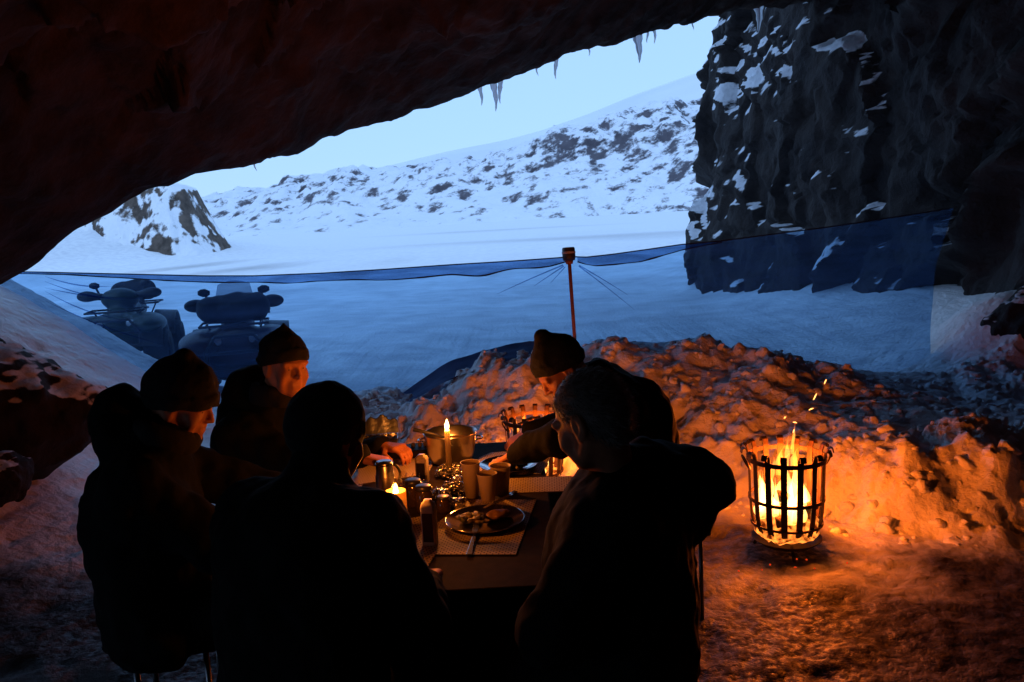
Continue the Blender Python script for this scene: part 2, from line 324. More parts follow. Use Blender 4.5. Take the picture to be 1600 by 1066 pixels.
def rubble():
    # loose crumbs of snow thrown up on the bank
    V0, F0 = lathe_vf([(.02, -1), (.55, -.83), (.9, -.42), (1, .05), (.88, .5), (.5, .86), (.02, 1)], 9); rng = np.random.RandomState(31); vs, fs, o = [], [], 0; k = 0
    while k < 1000:
        x = rng.uniform(-1.6, 4.6); y = rng.uniform(4.0, 7.0)
        b = float(_ip(np.array([x]), [-6, -2.6, -1.2, 0, .9, 1.45, 1.8, 2.3, 2.8, 3.6, 6], [6.2, 5.8, 5.1, 5.25, 4.9, 4.7, 4.3, 4.05, 3.8, 3.4, 3.2])[0])
        if y < b-.15 or math.hypot(x-B2[0], y-B2[1]) < .32 or math.hypot(x-B1[0], y-B1[1]) < .4 or float(noise(x*1.1, y*1.1, 0, 301)) < rng.uniform(-1.1, .5): continue
        r = .014+.050*rng.rand()**2.4; p = V0*np.array([1, .55+.45*rng.rand(), .45+.3*rng.rand()])*r; p = p*(1+.55*noise(V0[:, 0]*1.5+k, V0[:, 1]*1.5, V0[:, 2]*1.5, 302)[:, None]+.30*noise(V0[:, 0]*3.5, V0[:, 1]*3.5+k, V0[:, 2]*3.5, 303)[:, None])
        M = rot('Z', rng.rand()*360)@rot('X', rng.uniform(-50, 50)); vs.append(p@M.T+np.array([x, y, 0])); fs.append(F0+o); o += len(V0); k += 1; ctr.append((x, y, r))
    V = np.concatenate(vs); c = np.array(ctr); z = ground_z(c[:, 0], c[:, 1])-c[:, 2]*.12; V[:, 2] += np.repeat(z, len(V0)); return np_mesh('snow_rubble', V, np.concatenate(fs))
ctr = []
tag(link('snow_rubble', rubble(), SNOW), 'loose crumbs of shovelled snow scattered over the bank', 'snow', kind='stuff')
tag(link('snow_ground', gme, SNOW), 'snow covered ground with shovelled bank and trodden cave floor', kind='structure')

# ---- far mountains
def crest_fn(pts, D):
    q = [W(px, py, D) for px, py in pts]; xs = [a[0] for a in q]; zs = [a[2] for a in q]; return lambda x: np.interp(x, xs, zs)
D1 = 1500.
c1 = crest_fn([(-900, 360), (100, 330), (300, 312), (340, 309), (400, 298), (450, 286), (540, 268), (600, 270), (640, 262), (700, 258), (760, 250), (830, 232), (880, 213), (930, 203), (960, 190), (1000, 178), (1040, 160), (1070, 150), (1110, 140), (1400, 100), (1900, 60)], D1)
mx_ = np.linspace(-1500, 1500, 520); my_ = np.linspace(950, 2100, 200); MX, MY = np.meshgrid(mx_, my_, indexing='ij')
wy = MY+70*fbm(MX*.006, MY*.006, 0, 4, 80)
t = np.clip((wy-1010)/(D1-1010), 0, 1); prof = .10*t+.9*sst(t*1.02)**1.15
ridg = 1-np.abs(fbm(MX*.0085+.3*MY*.004, MY*.006, 0, 5, 81)); rd2 = 1-np.abs(fbm(MX*.03, MY*.02, 0, 4, 84))
HZ = c1(MX*D1/np.maximum(MY, 1100))*prof*np.where(MY > D1, 1-.35*sst((MY-D1)/500), 1)
HZ = HZ+prof*(1-.75*sst((t-.75)/.25))*(46*(ridg-.72)+15*(rd2-.7)) - 14*(1-sst(t*5)) + prof*6*fbm(MX*.05, MY*.05, 0, 3, 86)
MTN = snow_rock('mountain_snow_rock', (.06, .056, .07), (.13, .12, .14), snow=(.80, .84, .92), lo=.57, hi=.86, nscale=.07, namp=1.05, rgh=.68, streak=((0, R(20), 0), (.6, .5, 1.0)), rscale=.03, bump=4, bscale=.04)
tag(link('mountain', np_mesh('mountain', np.stack([MX, MY, HZ], -1).reshape(-1, 3), grid_faces(520, 200)), MTN), 'rocky snow covered mountain range beyond the plain', kind='structure')
D2 = 3000.
c2 = crest_fn([(-900, 345), (300, 330), (600, 264), (700, 240), (800, 222), (850, 208), (900, 190), (950, 170), (1000, 150), (1050, 133), (1095, 118), (1200, 85), (1500, 40), (1900, 40)], D2)
gx2 = np.linspace(-3200, 3200, 160); gy2 = np.linspace(1900, 4200, 80); AX, AY = np.meshgrid(gx2, gy2, indexing='ij')
HZ = c2(AX*D2/AY)*(sst((AY-1700)/(D2-1700))**.6)+8*fbm(AX*.002, AY*.002, 0, 4, 90)
SNOWFAR = M_('snow_dome', (.80, .84, .90), .8, col2=(.74, .78, .86), scale=.004)
tag(link('snow_dome', np_mesh('snow_dome', np.stack([AX, AY, HZ], -1).reshape(-1, 3), grid_faces(160, 80)), SNOWFAR), 'smooth white ice dome rising behind the rocky range', kind='structure')
# ---- outcrop on the left of the plain
D3 = 80.
q0 = W(285, 400, D3)
ox = np.linspace(-22, 12, 260); oy = np.linspace(-12, 16, 180); OX, OY = np.meshgrid(ox, oy, indexing='ij')
tp = crest_fn([(-60, 400), (40, 380), (120, 352), (180, 322), (215, 305), (250, 296), (272, 294), (296, 302), (304, 318), (318, 345), (335, 372), (356, 404), (420, 430)], D3)
OZ = tp(OX+q0[0])+.3; base = q0[2]-.6
pr = 1-sst((np.abs(OY-1-1.2*fbm(OX*.3, OY*.3, 0, 2, 97))/9))**.8
OZ = base+np.maximum(OZ-base, 0)*np.clip(pr*1.15, 0, 1)
rid = 1-np.abs(fbm(OX*.5+OY*.2, OY*.35, 0, 5, 98))
OZ = OZ+.9*(rid-.75)*np.clip((OZ-base)/2, 0, 1)-.6*(np.hypot(OX, OY) > 20)
OUTM = snow_rock('outcrop_snow_rock', (.055, .043, .036), (.15, .115, .095), lo=.42, hi=.56, nscale=.45, namp=.75, rscale=1.2, bump=.25, bscale=1.2)
tag(link('rocky_hill', np_mesh('rocky_hill', np.stack([OX+q0[0], OY+q0[1], OZ], -1).reshape(-1, 3), grid_faces(260, 180)), OUTM), 'steep snow streaked rock outcrop on the left of the plain', kind='structure')

# ---- right-hand cliff, the outer continuation of the cave wall
path = np.array([(17, 31), (10, 27.5), (5.9, 23.4), (4.4, 21), (4.08, 19.6), (4.5, 16), (5.05, 13), (5.3, 10), (5.25, 8.3), (5.3, 5.5), (5.6, 1.5), (5.4, -3), (4.0, -7)])
seg = np.r_[0, np.cumsum(np.hypot(*np.diff(path, axis=0).T))]; S = np.linspace(0, seg[-1], 620)
PX = np.interp(S, seg, path[:, 0]); PY = np.interp(S, seg, path[:, 1])
k9 = np.ones(13)/13; PX[6:-6] = np.convolve(PX, k9, 'valid'); PY[6:-6] = np.convolve(PY, k9, 'valid')
TX, TY = np.gradient(PX), np.gradient(PY); n_ = np.hypot(TX, TY); NX, NY = TY/n_, -TX/n_
zc = np.linspace(-1.2, 19, 300); SS, ZZ = np.meshgrid(S, zc, indexing='ij')
cx = PX[:, None]+.16*np.maximum(ZZ, 0); cy = PY[:, None]+0*ZZ
sg_ = 1 if NX[300] < 0 else -1
st1 = (ZZ*.42-SS*.30+.8*fbm(SS*.3, ZZ*.3, 0, 3, 110)); saw = st1-np.floor(st1); st2 = (ZZ*1.5+SS*.75+.7*fbm(SS*.7, ZZ*.7, 0, 3, 112)); saw2 = st2-np.floor(st2)
sel = sst(.5+1.3*fbm(SS*.28, ZZ*.28, 0, 2, 113)); sel2 = sst(.4+1.5*fbm(SS*.45, ZZ*.45, 0, 2, 114))
led = lambda w: np.where(w < .8, w/.8, (1-w)/.2)
def blocks(x, y, s):        # fractured rock: every cell a facet with its own offset and tilt
    i, j = np.floor(x).astype(np.int64), np.floor(y).astype(np.int64); best = np.full(np.shape(x), 9.0); val = np.zeros(np.shape(x)); z = np.zeros_like(i)
    for a in (-1, 0, 1):
        for b in (-1, 0, 1):
            dx = x-(i+a+_h(i+a, j+b, z, s)); dy = y-(j+b+_h(i+a, j+b, z, s+11)); d = dx*dx+dy*dy; m = d < best; best = np.where(m, d, best)
            val = np.where(m, (_h(i+a, j+b, z, s+21)-.5)+dx*(_h(i+a, j+b, z, s+31)-.5)*1.4+dy*(_h(i+a, j+b, z, s+41)-.5)*1.4, val)
    return val
wS, wZ = SS+.35*fbm(SS*.9, ZZ*.9, 0, 3, 130), ZZ+.35*fbm(SS*.9, ZZ*.9, 0, 3, 131)
frac = .24*blocks(wS*.55-wZ*.25, wZ*.42+wS*.2, 140)+.13*blocks(wS*1.3-wZ*.5, wZ*.95+wS*.5, 141)+.07*blocks(wS*3, wZ*2.4+wS, 142)
disp = frac+.45*fbm(SS*.25, ZZ*.16, 0, 5, 111)+.55*sel*(led(1-saw)-.5)+.12*sel2*(led(1-saw2)-.5)+.05*fbm(SS*1.3, ZZ*1.1, 0, 6, 115, .55)+.025*fbm(SS*6, ZZ*6, 0, 3, 116)
cv = np.stack([cx+sg_*NX[:, None]*disp, cy+sg_*NY[:, None]*disp, ZZ], -1).reshape(-1, 3)
cf = grid_faces(620, 300); cf = cf[:, ::-1] if sg_ < 0 else cf
CLIFF = snow_rock('cliff_rock', (.014, .012, .014), (.038, .031, .030), snow=(.74, .78, .86), lo=.56, hi=.66, nscale=.8, namp=.66, rscale=1.4, bump=.14, bscale=3, streak=((R(38), 0, 0), (1, .45, 1.9)), rgh=.62)
cme = np_mesh('cliff', cv, cf); ca = cme.attributes.new('shelter', 'FLOAT', 'POINT'); ca.data.foreach_set('value', ((1-sst((cv[:, 1]-8.5)/4))*.55-.26*np.exp(-((cv[:, 1]-16.8)/2.6)**2-((cv[:, 2]-4.6)/1.5)**2)-.05).astype(np.float32))
_t = CLIFF.node_tree; _sb = [n for n in _t.nodes if n.type == 'MATH' and n.operation == 'SUBTRACT'][0]; _a = _t.nodes.new('ShaderNodeAttribute'); _a.attribute_name = 'shelter'; _s2 = _t.nodes.new('ShaderNodeMath'); _s2.operation = 'SUBTRACT'
_mr = [n for n in _t.nodes if n.type == 'MAP_RANGE'][0]; _t.links.new(_sb.outputs[0], _s2.inputs[0]); _t.links.new(_a.outputs['Fac'], _s2.inputs[1]); _t.links.new(_s2.outputs[0], _mr.inputs[0])
tag(link('cliff', cme, CLIFF), 'dark rock cliff with snow caught on its ledges', kind='structure')

# ---- cave roof: an overhang that comes down to the bank on the left
edge_px = [(-520, 720, 5.8), (-160, 530, 6.1), (0, 446, 6.4), (60, 408, 6.4), (118, 362, 6.4), (170, 338, 6.5), (200, 322, 6.6), (225, 302, 6.7), (262, 292, 6.8), (300, 279, 6.9), (380, 262, 7.2), (450, 244, 7.6), (520, 215, 8.0), (580, 192, 8.4), (612, 191, 8.6), (680, 165, 9.0), (760, 135, 9.3), (850, 102, 9.8), (930, 74, 10.4), (1000, 55, 11), (1060, 38, 11.8), (1110, 27, 12.6), (1180, 15, 13.4), (1240, 8, 14.2), (1330, 0, 15), (1450, -20, 15.5), (1700, -60, 16)]
E = np.array([W(*e) for e in edge_px]); se = np.r_[0, np.cumsum(np.linalg.norm(np.diff(E, axis=0), axis=1))]; U_ = np.linspace(0, se[-1], 560)
EC = np.stack([np.interp(U_, se, E[:, q]) for q in range(3)], 1)
EC[:, 2] += .035*fbm(U_*3.2, U_*0, 0, 4, 120)
nv = 300; vv = np.linspace(0, 1, nv)
ru, rv = np.meshgrid(np.arange(560), vv, indexing='ij')
ycov = EC[:, 1][:, None]*(1-rv)+(-6.5)*rv
EZ = EC[:, 2][:, None]; dist = EC[:, 1][:, None]-ycov
EZs = np.convolve(np.pad(EC[:, 2], 30, 'edge'), np.ones(61)/61, 'valid')[:, None]
ba = sst(dist/2.5); EZm = EZ*(1-ba)+EZs*ba
zz = EZm+.22*sst(dist/1.3)+.9*sst(dist/6)*(EZm > .5)-np.maximum(EZm+1.6, .6)*sst((-ycov-3.2)/3.3)
zz = np.where(EZm > 3.6, zz-.28*(EZm-3.6)*sst(dist/7), zz)
xx = EC[:, 0][:, None]*np.ones_like(rv)-.35*sst(dist/5)*(EC[:, 0][:, None] < -3)
am = sst(dist/2.6)
dz = am*(.26*fbm(xx*.8, ycov*.8, 0, 5, 121)+.26*blocks(xx*.9+.3*fbm(xx, ycov, 0, 3, 126), ycov*.8, 127)+.12*blocks(xx*2.4, ycov*2.2+.3*fbm(xx*2, ycov*2, 0, 2, 129), 128))+.05*fbm(xx*4.5, ycov*4.5, 0, 4, 123)*sst(dist/.25)
v1 = np.stack([xx, ycov, zz+dz], -1).reshape(-1, 3); f1 = grid_faces(560, nv)
nw = 60; ww = np.linspace(0, 1, nw)**1.6*13
ou, ow = np.meshgrid(np.arange(560), ww, indexing='ij')
o3 = .6*fbm(EC[:, 0][:, None]*.4+ow*0, ow*.5, 0, 4, 125)*sst(ow/1.0)
v2 = np.stack([EC[:, 0][:, None]+0*ow, EC[:, 1][:, None]+.25*ow+o3-.35*sst(ow/.5)*0, EC[:, 2][:, None]+ow], -1).reshape(-1, 3); f2 = grid_faces(560, nw)[:, ::-1]
ROOF = M_('cave_rock', (.013, .009, .0075), .9, col2=(.046, .029, .023), scale=2.6, bump=.05, bscale=8, detail=10, ramp=(.32, .7))
MATS['cave_rock'].node_tree.nodes['Principled BSDF'].inputs['Specular IOR Level'].default_value = .2
tag(link('cave_roof', join_mesh('cave_roof', [(v1, f1), (v2, f2)]), ROOF), 'brown rock roof of the cave sloping down to the left', kind='structure')

# ---- icicles along the lip of the roof
ICE = M_('ice', (.78, .86, .95), .12, trans=.55, ior=1.31, bump=.004, bscale=30)
def lip(px):
    i = np.argmin([abs(px-p) for p in PXE]); return EC[i]
PXE = []
for q in EC:
    d = q-CAM; PXE.append(800+FPX*(d@_R)/(d@_F))
ICI = [(752, 26, 'thin icicle hanging left of the twin icicles on the roof lip'), (771, 40, 'left and longer of the twin icicles on the roof lip'), (780, 31, 'right and shorter of the twin icicles on the roof lip'),
       (868, 26, 'single icicle between the twin icicles and the thick icicle'), (838, 10, 'tiny icicle just left of the single middle icicle'), (997, 40, 'thick icicle with broad root on the roof lip'), (1012, 14, 'small icicle close to the right of the thick icicle'),
       (1023, 18, 'slim icicle second to the right of the thick icicle'), (1084, 9, 'tiny icicle near the top of the cliff edge'), (922, 9, 'stubby icicle halfway between the middle and thick icicles'), (1187, 36, 'broad icicle hanging in front of the dark cliff top'), (398, 9, 'tiny icicle low on the left of the roof lip')]
for px, L, lab in ICI:
    b0 = lip(px); L = L/FPX*b0[1]; n = 9; tt = np.linspace(0, 1, n); r0 = .034*L/.28+.005
    r0 *= 1.5 if px in (997, 1187) else 1
    pts = np.stack([b0[0]+.01*np.sin(tt*5+px), b0[1]+0*tt+.04, b0[2]+.05-(L+.05)*tt], 1)
    o = mk('icicle', tube_vf(pts, r0*(1-tt)**.8*(1+.18*np.sin(tt*17+px))+.0015, 9), ICE); tag(o, lab, 'icicle', 'icicles along the cave lip')

# ---- boulders
BOULD = snow_rock('boulder_rock', (.007, .0065, .007), (.020, .017, .016), snow=(.70, .74, .82), lo=.74, hi=.84, nscale=2.2, namp=.45, rscale=5, bump=.03, bscale=9)
def boulder(c, r, seed, label, M=None):
    c = np.asarray(c, float); r = np.asarray(r, float); m = max(r)*1.4; F = Field(c-m, c+m, max(r)/34)
    F.ell(c, r, M, k=.05); rng = np.random.RandomState(seed)
    for q in range(5):
        d = rng.normal(size=3); d /= np.linalg.norm(d); F.ell(c+d*r*.55, r*(.4+.25*rng.rand()), None, k=.12*max(r))
    F.wobble(.16*max(r), 1.6/max(r), seed, 5)
    o = link('boulder', F.mesh('boulder'), BOULD); o.data.transform(Matrix.Translation(-Vector(c))); o.location = c
    return tag(o, label, 'boulder', 'boulders around the cave floor')
boulder(W(-30, 612, 5.3)+np.array([0, .1, -.1]), (.66, .55, .40), 3, 'large dark boulder with snow patches at left edge of the cave', rot('Y', 20))
boulder(W(-12, 745, 4.6), (.2, .2, .13), 5, 'small dark rock low at the left picture edge')
boulder(W(190, 800, 5.2)+np.array([0, 0, -.02]), (.36, .24, .10), 8, 'low snow dusted rock left of the hooded person')
boulder(W(1640, 500, 7.7)+np.array([0, 0, -.1]), (.55, .5, .42), 11, 'dark boulder against the cliff at the right picture edge')

# ================================================================== NET AND POLE
def net_mat(name, tint, dif, f):
    m = bpy.data.materials.new(name); m.use_nodes = True; t = m.node_tree; N, L = t.nodes, t.links; N.remove(N['Principled BSDF'])
    tc = N.new('ShaderNodeTexCoord'); n = N.new('ShaderNodeTexNoise'); n.inputs['Scale'].default_value = 3.5; n.inputs['Detail'].default_value = 5; mp = N.new('ShaderNodeMapping'); mp.inputs['Rotation'].default_value = (0, R(4), 0); mp.inputs['Scale'].default_value = (.5, .5, 4.5); n.inputs['Distortion'].default_value = .6; L.new(tc.outputs['Object'], mp.inputs[0]); L.new(mp.outputs[0], n.inputs[0])
    mr = N.new('ShaderNodeMapRange'); mr.inputs[1].default_value = .32; mr.inputs[2].default_value = .72; mr.inputs[3].default_value = f*.72; mr.inputs[4].default_value = min(f*1.6, .9); L.new(n.outputs[0], mr.inputs[0])
    tr = N.new('ShaderNodeBsdfTransparent'); tr.inputs[0].default_value = (*tint, 1); d = N.new('ShaderNodeBsdfDiffuse'); d.inputs[0].default_value = (*dif, 1)
    tl = N.new('ShaderNodeBsdfTranslucent'); tl.inputs[0].default_value = (*dif, 1); a = N.new('ShaderNodeMixShader'); a.inputs[0].default_value = .5; L.new(d.outputs[0], a.inputs[1]); L.new(tl.outputs[0], a.inputs[2])
    mx = N.new('ShaderNodeMixShader'); L.new(mr.outputs[0], mx.inputs[0]); L.new(tr.outputs[0], mx.inputs[1]); L.new(a.outputs[0], mx.inputs[2]); L.new(mx.outputs[0], N['Material Output'].inputs[0]); return m
NET = net_mat('net_mesh', (.48, .75, 1.0), (.06, .15, .36), .26)
HEM = net_mat('net_hem', (.48, .62, .85), (.02, .06, .2), .36)
CORD = M_('dark_cord', (.012, .016, .03), .8)
top = [(-60, 424, 8.05), (55, 425, 8.0), (140, 427, 7.95), (230, 429, 7.9), (320, 431, 7.82), (400, 431, 7.75), (500, 427, 7.66), (600, 421, 7.57), (700, 414, 7.47), (800, 408, 7.38), (870, 403, 7.32), (892, 401, 7.30),
       (915, 402, 7.32), (960, 397, 7.36), (1010, 390, 7.42), (1065, 382, 7.47), (1130, 376, 7.54), (1200, 367, 7.62), (1300, 354, 7.74), (1400, 339, 7.88), (1490, 325, 8.0)]
TP = np.array([W(*t) for t in top]); tpx = np.array([t[0] for t in top], float)
us = np.linspace(-60, 1490, 420); C3 = np.stack([np.interp(us, tpx, TP[:, q]) for q in range(3)], 1)
def smooth1(a, k): return np.convolve(np.pad(a, k, 'edge'), np.ones(2*k+1)/(2*k+1), 'valid')
def net_sheet(cols, drop, nv, front=0, seed=0, amp=1):
    vv = np.linspace(0, 1, nv); P = np.repeat(C3[cols][:, None, :], nv, 1); L = drop[:, None]*vv
    x = P[..., 0]; s = (x-C3[np.argmin(abs(us-892)), 0])
    fan = np.sin((np.arctan2(L+.02, s))*17)*.035*np.exp(-(s**2+L**2)/.9)*sst(L/.15)            # folds radiating from the pole head
    sag = .05*fbm(x*.9, L*1.4, 0, 3, 200+seed)+.016*fbm(x*5, L*2.5, 0, 3, 201)
    P[..., 1] += amp*(fan+sag*sst(L/.4))-.10*sst(L/1.3)*np.sin(np.clip(s, -4, 4)*.8)-front
    P[..., 0] -= L*(.17*sst((us[cols]-1300)/190))[:, None]+(.05*np.sin(L*3.1)*sst((us[cols]-1380)/110)[:, None]); P[..., 2] -= L; return P.reshape(-1, 3), grid_faces(len(cols), nv)
allc = np.arange(len(us))
netr = empty('windbreak_net', TP[11]*np.array([1, 1, 0]), 0, 'translucent blue mesh net strung from the snow bank across to the cliff', 'net')
def child(name, parts, mat, root, **k):
    if isinstance(parts, tuple): parts = [parts]
    l = np.array(root.location); return mk(name, [(np.asarray(v)-l, f) for v, f in parts], mat, root, **k)
child('net_panel', net_sheet(allc, np.interp(us, [-60, 600, 900, 1300, 1490], [1.6, 1.5, 1.45, 1.7, 1.95]), 90), NET, netr)
hl = allc[us < 884]; hr = allc[(us > 900) & (us < 1130)]
hw = lambda u: np.interp(u, [-60, 55, 120, 260, 400, 640, 760, 860, 884], [.02, .015, .02, .05, .065, .11, .10, .06, .035])*(1+.18*noise(u*.02, 0, 0, 210))
child('folded_hem', net_sheet(hl, hw(us[hl]), 6, .012, 3, .3), HEM, netr)
hwr = lambda u: np.interp(u, [900, 930, 1000, 1065, 1130], [.04, .085, .10, .05, .01])
child('folded_hem', net_sheet(hr, hwr(us[hr]), 6, .012, 4, .3), HEM, netr)
for cols, w in ((hl, hw), (hr, hwr)):
    c = C3[cols].copy(); c[:, 2] -= w(us[cols]); c[:, 1] -= .014; child('hem_seam', tube_vf(c, .006+.003*noise(us[cols]*.05, 0, 0, 215), 6), CORD, netr)
child('rope', tube_vf(C3[::3]+np.array([0, -.01, 0]), .006, 6), CORD, netr)
rng = np.random.RandomState(4)
for ang, L in ((-156, .7), (-143, .4), (-128, .28), (-40, .6), (-47, .75)):   # gathered pleats at the pole head
    a = R(ang); tt = np.linspace(.06, L, 14); h0 = TP[11]+np.array([.02*np.sign(math.cos(a)), -.03, -.05])
    pts = h0+np.stack([np.cos(a)*tt, 0*tt-.012-.02*np.sin(tt*3), np.sin(a)*tt*.75-.05*tt**2], 1)
    wv = .006*(1-tt/L)**.7+.0015; v = np.concatenate([pts+np.array([0, 0, 1])*wv[:, None], pts-np.array([0, 0, 1])*wv[:, None]]).reshape(2, 14, 3).transpose(1, 0, 2).reshape(-1, 3)
    child('pleat', (v, grid_faces(14, 2)), HEM, netr)
fu, fv = np.meshgrid(np.linspace(-1.35, .32, 90), np.linspace(0, 1, 16), indexing='ij'); fy = 7.28-.55*fv*np.clip(.5+.4*(fu+1.3), .4, 1)
fz = ground_z(fu, fy, False)+.06+.015*np.sin(fu*9+fv*5)*fv+.10*(1-fv)**3+.012*fbm(fu*4, fy*9, 0, 3, 222)-.35*(1-sst((fu+1.45)/.9)); child('gathered_foot', (np.stack([fu, fy, fz], -1).reshape(-1, 3), grid_faces(90, 16)), M_('net_gathered', (.02, .04, .12), .9, col2=(.035, .06, .16), scale=9), netr)
# corner of the net that ends in the snow at the left, with tension creases
for py0, py1, x1 in ((432, 448, 175), (440, 470, 200), (455, 500, 190), (470, 540, 260), (450, 466, 230)):
    a = W(70, py0, 7.93); b = W(x1, py1, 7.85); tt = np.linspace(0, 1, 12)[:, None]; pts = a+(b-a)*tt+np.array([0, -.03, -.03])*np.sin(tt*3.1); wv = (.006*np.sin(tt*3.1)+.001)
    v = np.concatenate([pts+np.array([0, 0, 1])*wv, pts-np.array([0, 0, 1])*wv]).reshape(2, 12, 3).transpose(1, 0, 2).reshape(-1, 3); child('pleat', (v, grid_faces(12, 2)), HEM, netr)

ORANGE = M_('orange_paint', (.34, .12, .07), .7, col2=(.22, .08, .05), scale=20)
BLACKP = M_('black_plastic', (.02, .02, .024), .5, col2=(.035, .035, .04), scale=30)
pt = W(889, 402, 7.28); pb = W(899, 545, 7.22); pb = pb+(pb-pt)*.6
pole = empty('net_pole', pb, 0, 'thin orange pole holding up the blue net', 'pole')
child('shaft', tube_vf([pb, (pb+pt)/2, pt], .016, 12), ORANGE, pole)
ax = unit(pt-pb); c0 = pt
child('head_cap', tube_vf([c0-ax*.03, c0+ax*.0, c0+ax*.075, c0+ax*.085], [.05, .058, .056, .05], 14), BLACKP, pole)
child('clamp', tube_vf([c0-ax*.06, c0-ax*.03], [.03, .036], 12), ORANGE, pole)
child('band', tube_vf([c0+ax*.03, c0+ax*.05], [.060, .060], 14), M_('grey_tape', (.35, .35, .38), .6), pole)

# ================================================================== FIRE BASKETS
IRON = M_('black_iron', (.022, .017, .015), .55, metal=.6, col2=(.06, .03, .02), scale=25, bump=.001, bscale=60)
CHAR = M_('charred_wood', (.012, .010, .009), .9, col2=(.10, .05, .03), scale=18, bump=.006, bscale=40)
def ember_mat():
    m = M_('ember', (.02, .012, .01), .9, bump=.006, bscale=40); t = m.node_tree; N, L = t.nodes, t.links; p = N['Principled BSDF']
    tc = N.new('ShaderNodeTexCoord'); n = N.new('ShaderNodeTexNoise'); n.inputs['Scale'].default_value = 28; n.inputs['Detail'].default_value = 4; L.new(tc.outputs['Object'], n.inputs[0])
    r = N.new('ShaderNodeValToRGB'); e = r.color_ramp.elements; e[0].position = .40; e[0].color = (.05, .004, 0, 1); e[1].position = .64; e[1].color = (1, .24, .03, 1); L.new(n.outputs[0], r.inputs[0]); L.new(r.outputs[0], p.inputs['Emission Color']); p.inputs['Emission Strength'].default_value = 2.6; return m
EMBER = ember_mat()
FL_CORE = flame_mat('flame_core', [(0.0, (1, .42, .06)), (.35, (1, .66, .20)), (.75, (1, .50, .10)), (1.0, (.8, .16, .015))], 1.0)
FL_TIP = flame_mat('flame_tip', [(0.0, (.9, .30, .03)), (.5, (1, .36, .05)), (1.0, (.75, .09, .012))], .8)
def tongue(base, h, r, seed, lean=(0, 0)):
    n = 16; t = np.linspace(0, 1, n); rng = np.random.RandomState(seed); ph = rng.rand(4)*6
    rad = r*np.sin(np.clip(t*1.0+.16, 0, 1)**.75*math.pi)**.85*(1+.22*np.sin(t*11+ph[0]))+.0012
    pts = np.stack([base[0]+lean[0]*t*t+.35*r*np.sin(t*6+ph[1])*t, base[1]+lean[1]*t*t+.35*r*np.sin(t*5.4+ph[2])*t, base[2]+h*t], 1)
    v, f = tube_vf(pts, rad, 14); c = v-np.array([base[0], base[1], 0]); a = np.arctan2(c[:, 1], c[:, 0]); v = v.copy()
    k = 1+.25*np.sin(a*3+v[:, 2]*30+ph[3]); v[:, 0] = base[0]+(v[:, 0]-base[0])*k; v[:, 1] = base[1]+(v[:, 1]-base[1])*k; return v, f
def basket(loc, rz, label, n=15, sc=1.0):
    root = empty('fire_basket', loc, rz, label, 'fire basket', 'iron fire baskets'); root.scale = (sc,)*3
    prof = np.array([(.085, .078), (.125, .085), (.150, .105), (.168, .15), (.177, .21), (.182, .29), (.184, .38), (.186, .46), (.190, .51), (.199, .538), (.212, .548), (.222, .540), (.225, .522)])
    w = .0155; v = []; th = .0028
    for (r, z) in prof:
        for q, s_ in ((-th, -1), (-th, 1), (th, 1), (th, -1)): v.append((r+q, s_*w*(1 if r > .15 else .6+r*2), z))
    v = np.array(v); f = []
    for i in range(len(prof)-1):
        for q in range(4): f.append([i*4+q, i*4+(q+1) % 4, i*4+4+(q+1) % 4, i*4+4+q])
    f += [[0, 3, 2, 1], [len(v)-4, len(v)-3, len(v)-2, len(v)-1]]
    me = np_mesh('strap', v, f, False); me.materials.append(IRON)
    for i in range(n): o = link('strap', me, None, root); o.rotation_euler = (0, 0, 2*math.pi*(i+.35)/n)
    def band(name, r, z, h, t=.005):
        mk(name, lathe_vf([(r, z-h/2), (r+t, z-h/2), (r+t, z+h/2), (r, z+h/2), (r, z-h/2)], 64), IRON, root, smooth=False)
    band('upper_hoop', .1905, .492, .022); band('middle_hoop', .1835, .285, .017); band('lower_hoop', .1745, .155, .012)
    mk('ash_dish', lathe_vf([(0, .045), (.13, .045), (.172, .072), (.175, .070), (.133, .038), (0, .038)], 48), IRON, root)
    for i in range(3):
        a = 2*math.pi*(i+.2)/3; c, s = math.cos(a), math.sin(a)
        mk('leg', tube_vf([(c*.11, s*.11, .055), (c*.155, s*.155, .03), (c*.17, s*.17, .0)], .009, 8), IRON, root)
    for i in range(2):
        a = math.pi*i; t = np.linspace(0, 2*math.pi, 25)
        mk('handle', tube_vf(np.stack([.205+.018*np.cos(t), .032*np.sin(t), .475+.036*np.cos(t)], 1)*np.array([1-2*i, 1-2*i, 1]), .005, 8), IRON, root)
    return root
def firewood(root, items, where):
    for i, (a, b, r, m) in enumerate(items):
        a = np.array(a); b = np.array(b); t = np.linspace(0, 1, 12)[:, None]; pts = a+(b-a)*t+.006*np.sin(t*9+i)
        v, f = tube_vf(pts, r*(1+.12*np.sin(np.linspace(0, 7, 12)+i)), 9); v = v+.004*noise(v[:, 0]*40, v[:, 1]*40, v[:, 2]*40, i)[:, None]
        o = mk('firewood_log', (v-a, f), m); o.location = root.location+Vector(a); tag(o, where[i], 'log', 'burning logs in the fire baskets')
bk1 = basket(B1, .0, 'iron strap fire basket burning brightly on the trodden ice at right')
firewood(bk1, [((-.12, -.08, .18), (.10, -.10, .20), .026, EMBER), ((-.08, .08, .2), (.07, -.09, .24), .026, EMBER), ((.10, .06, .18), (-.05, -.03, .31), .026, CHAR), ((-.09, -.115, .19), (.125, -.07, .265), .027, CHAR)],
         ['glowing log lying lowest in the right fire basket', 'glowing log crossing the bottom of the right basket', 'charred log leaning to the left inside right basket', 'charred log slanting up to the right inside right basket'])
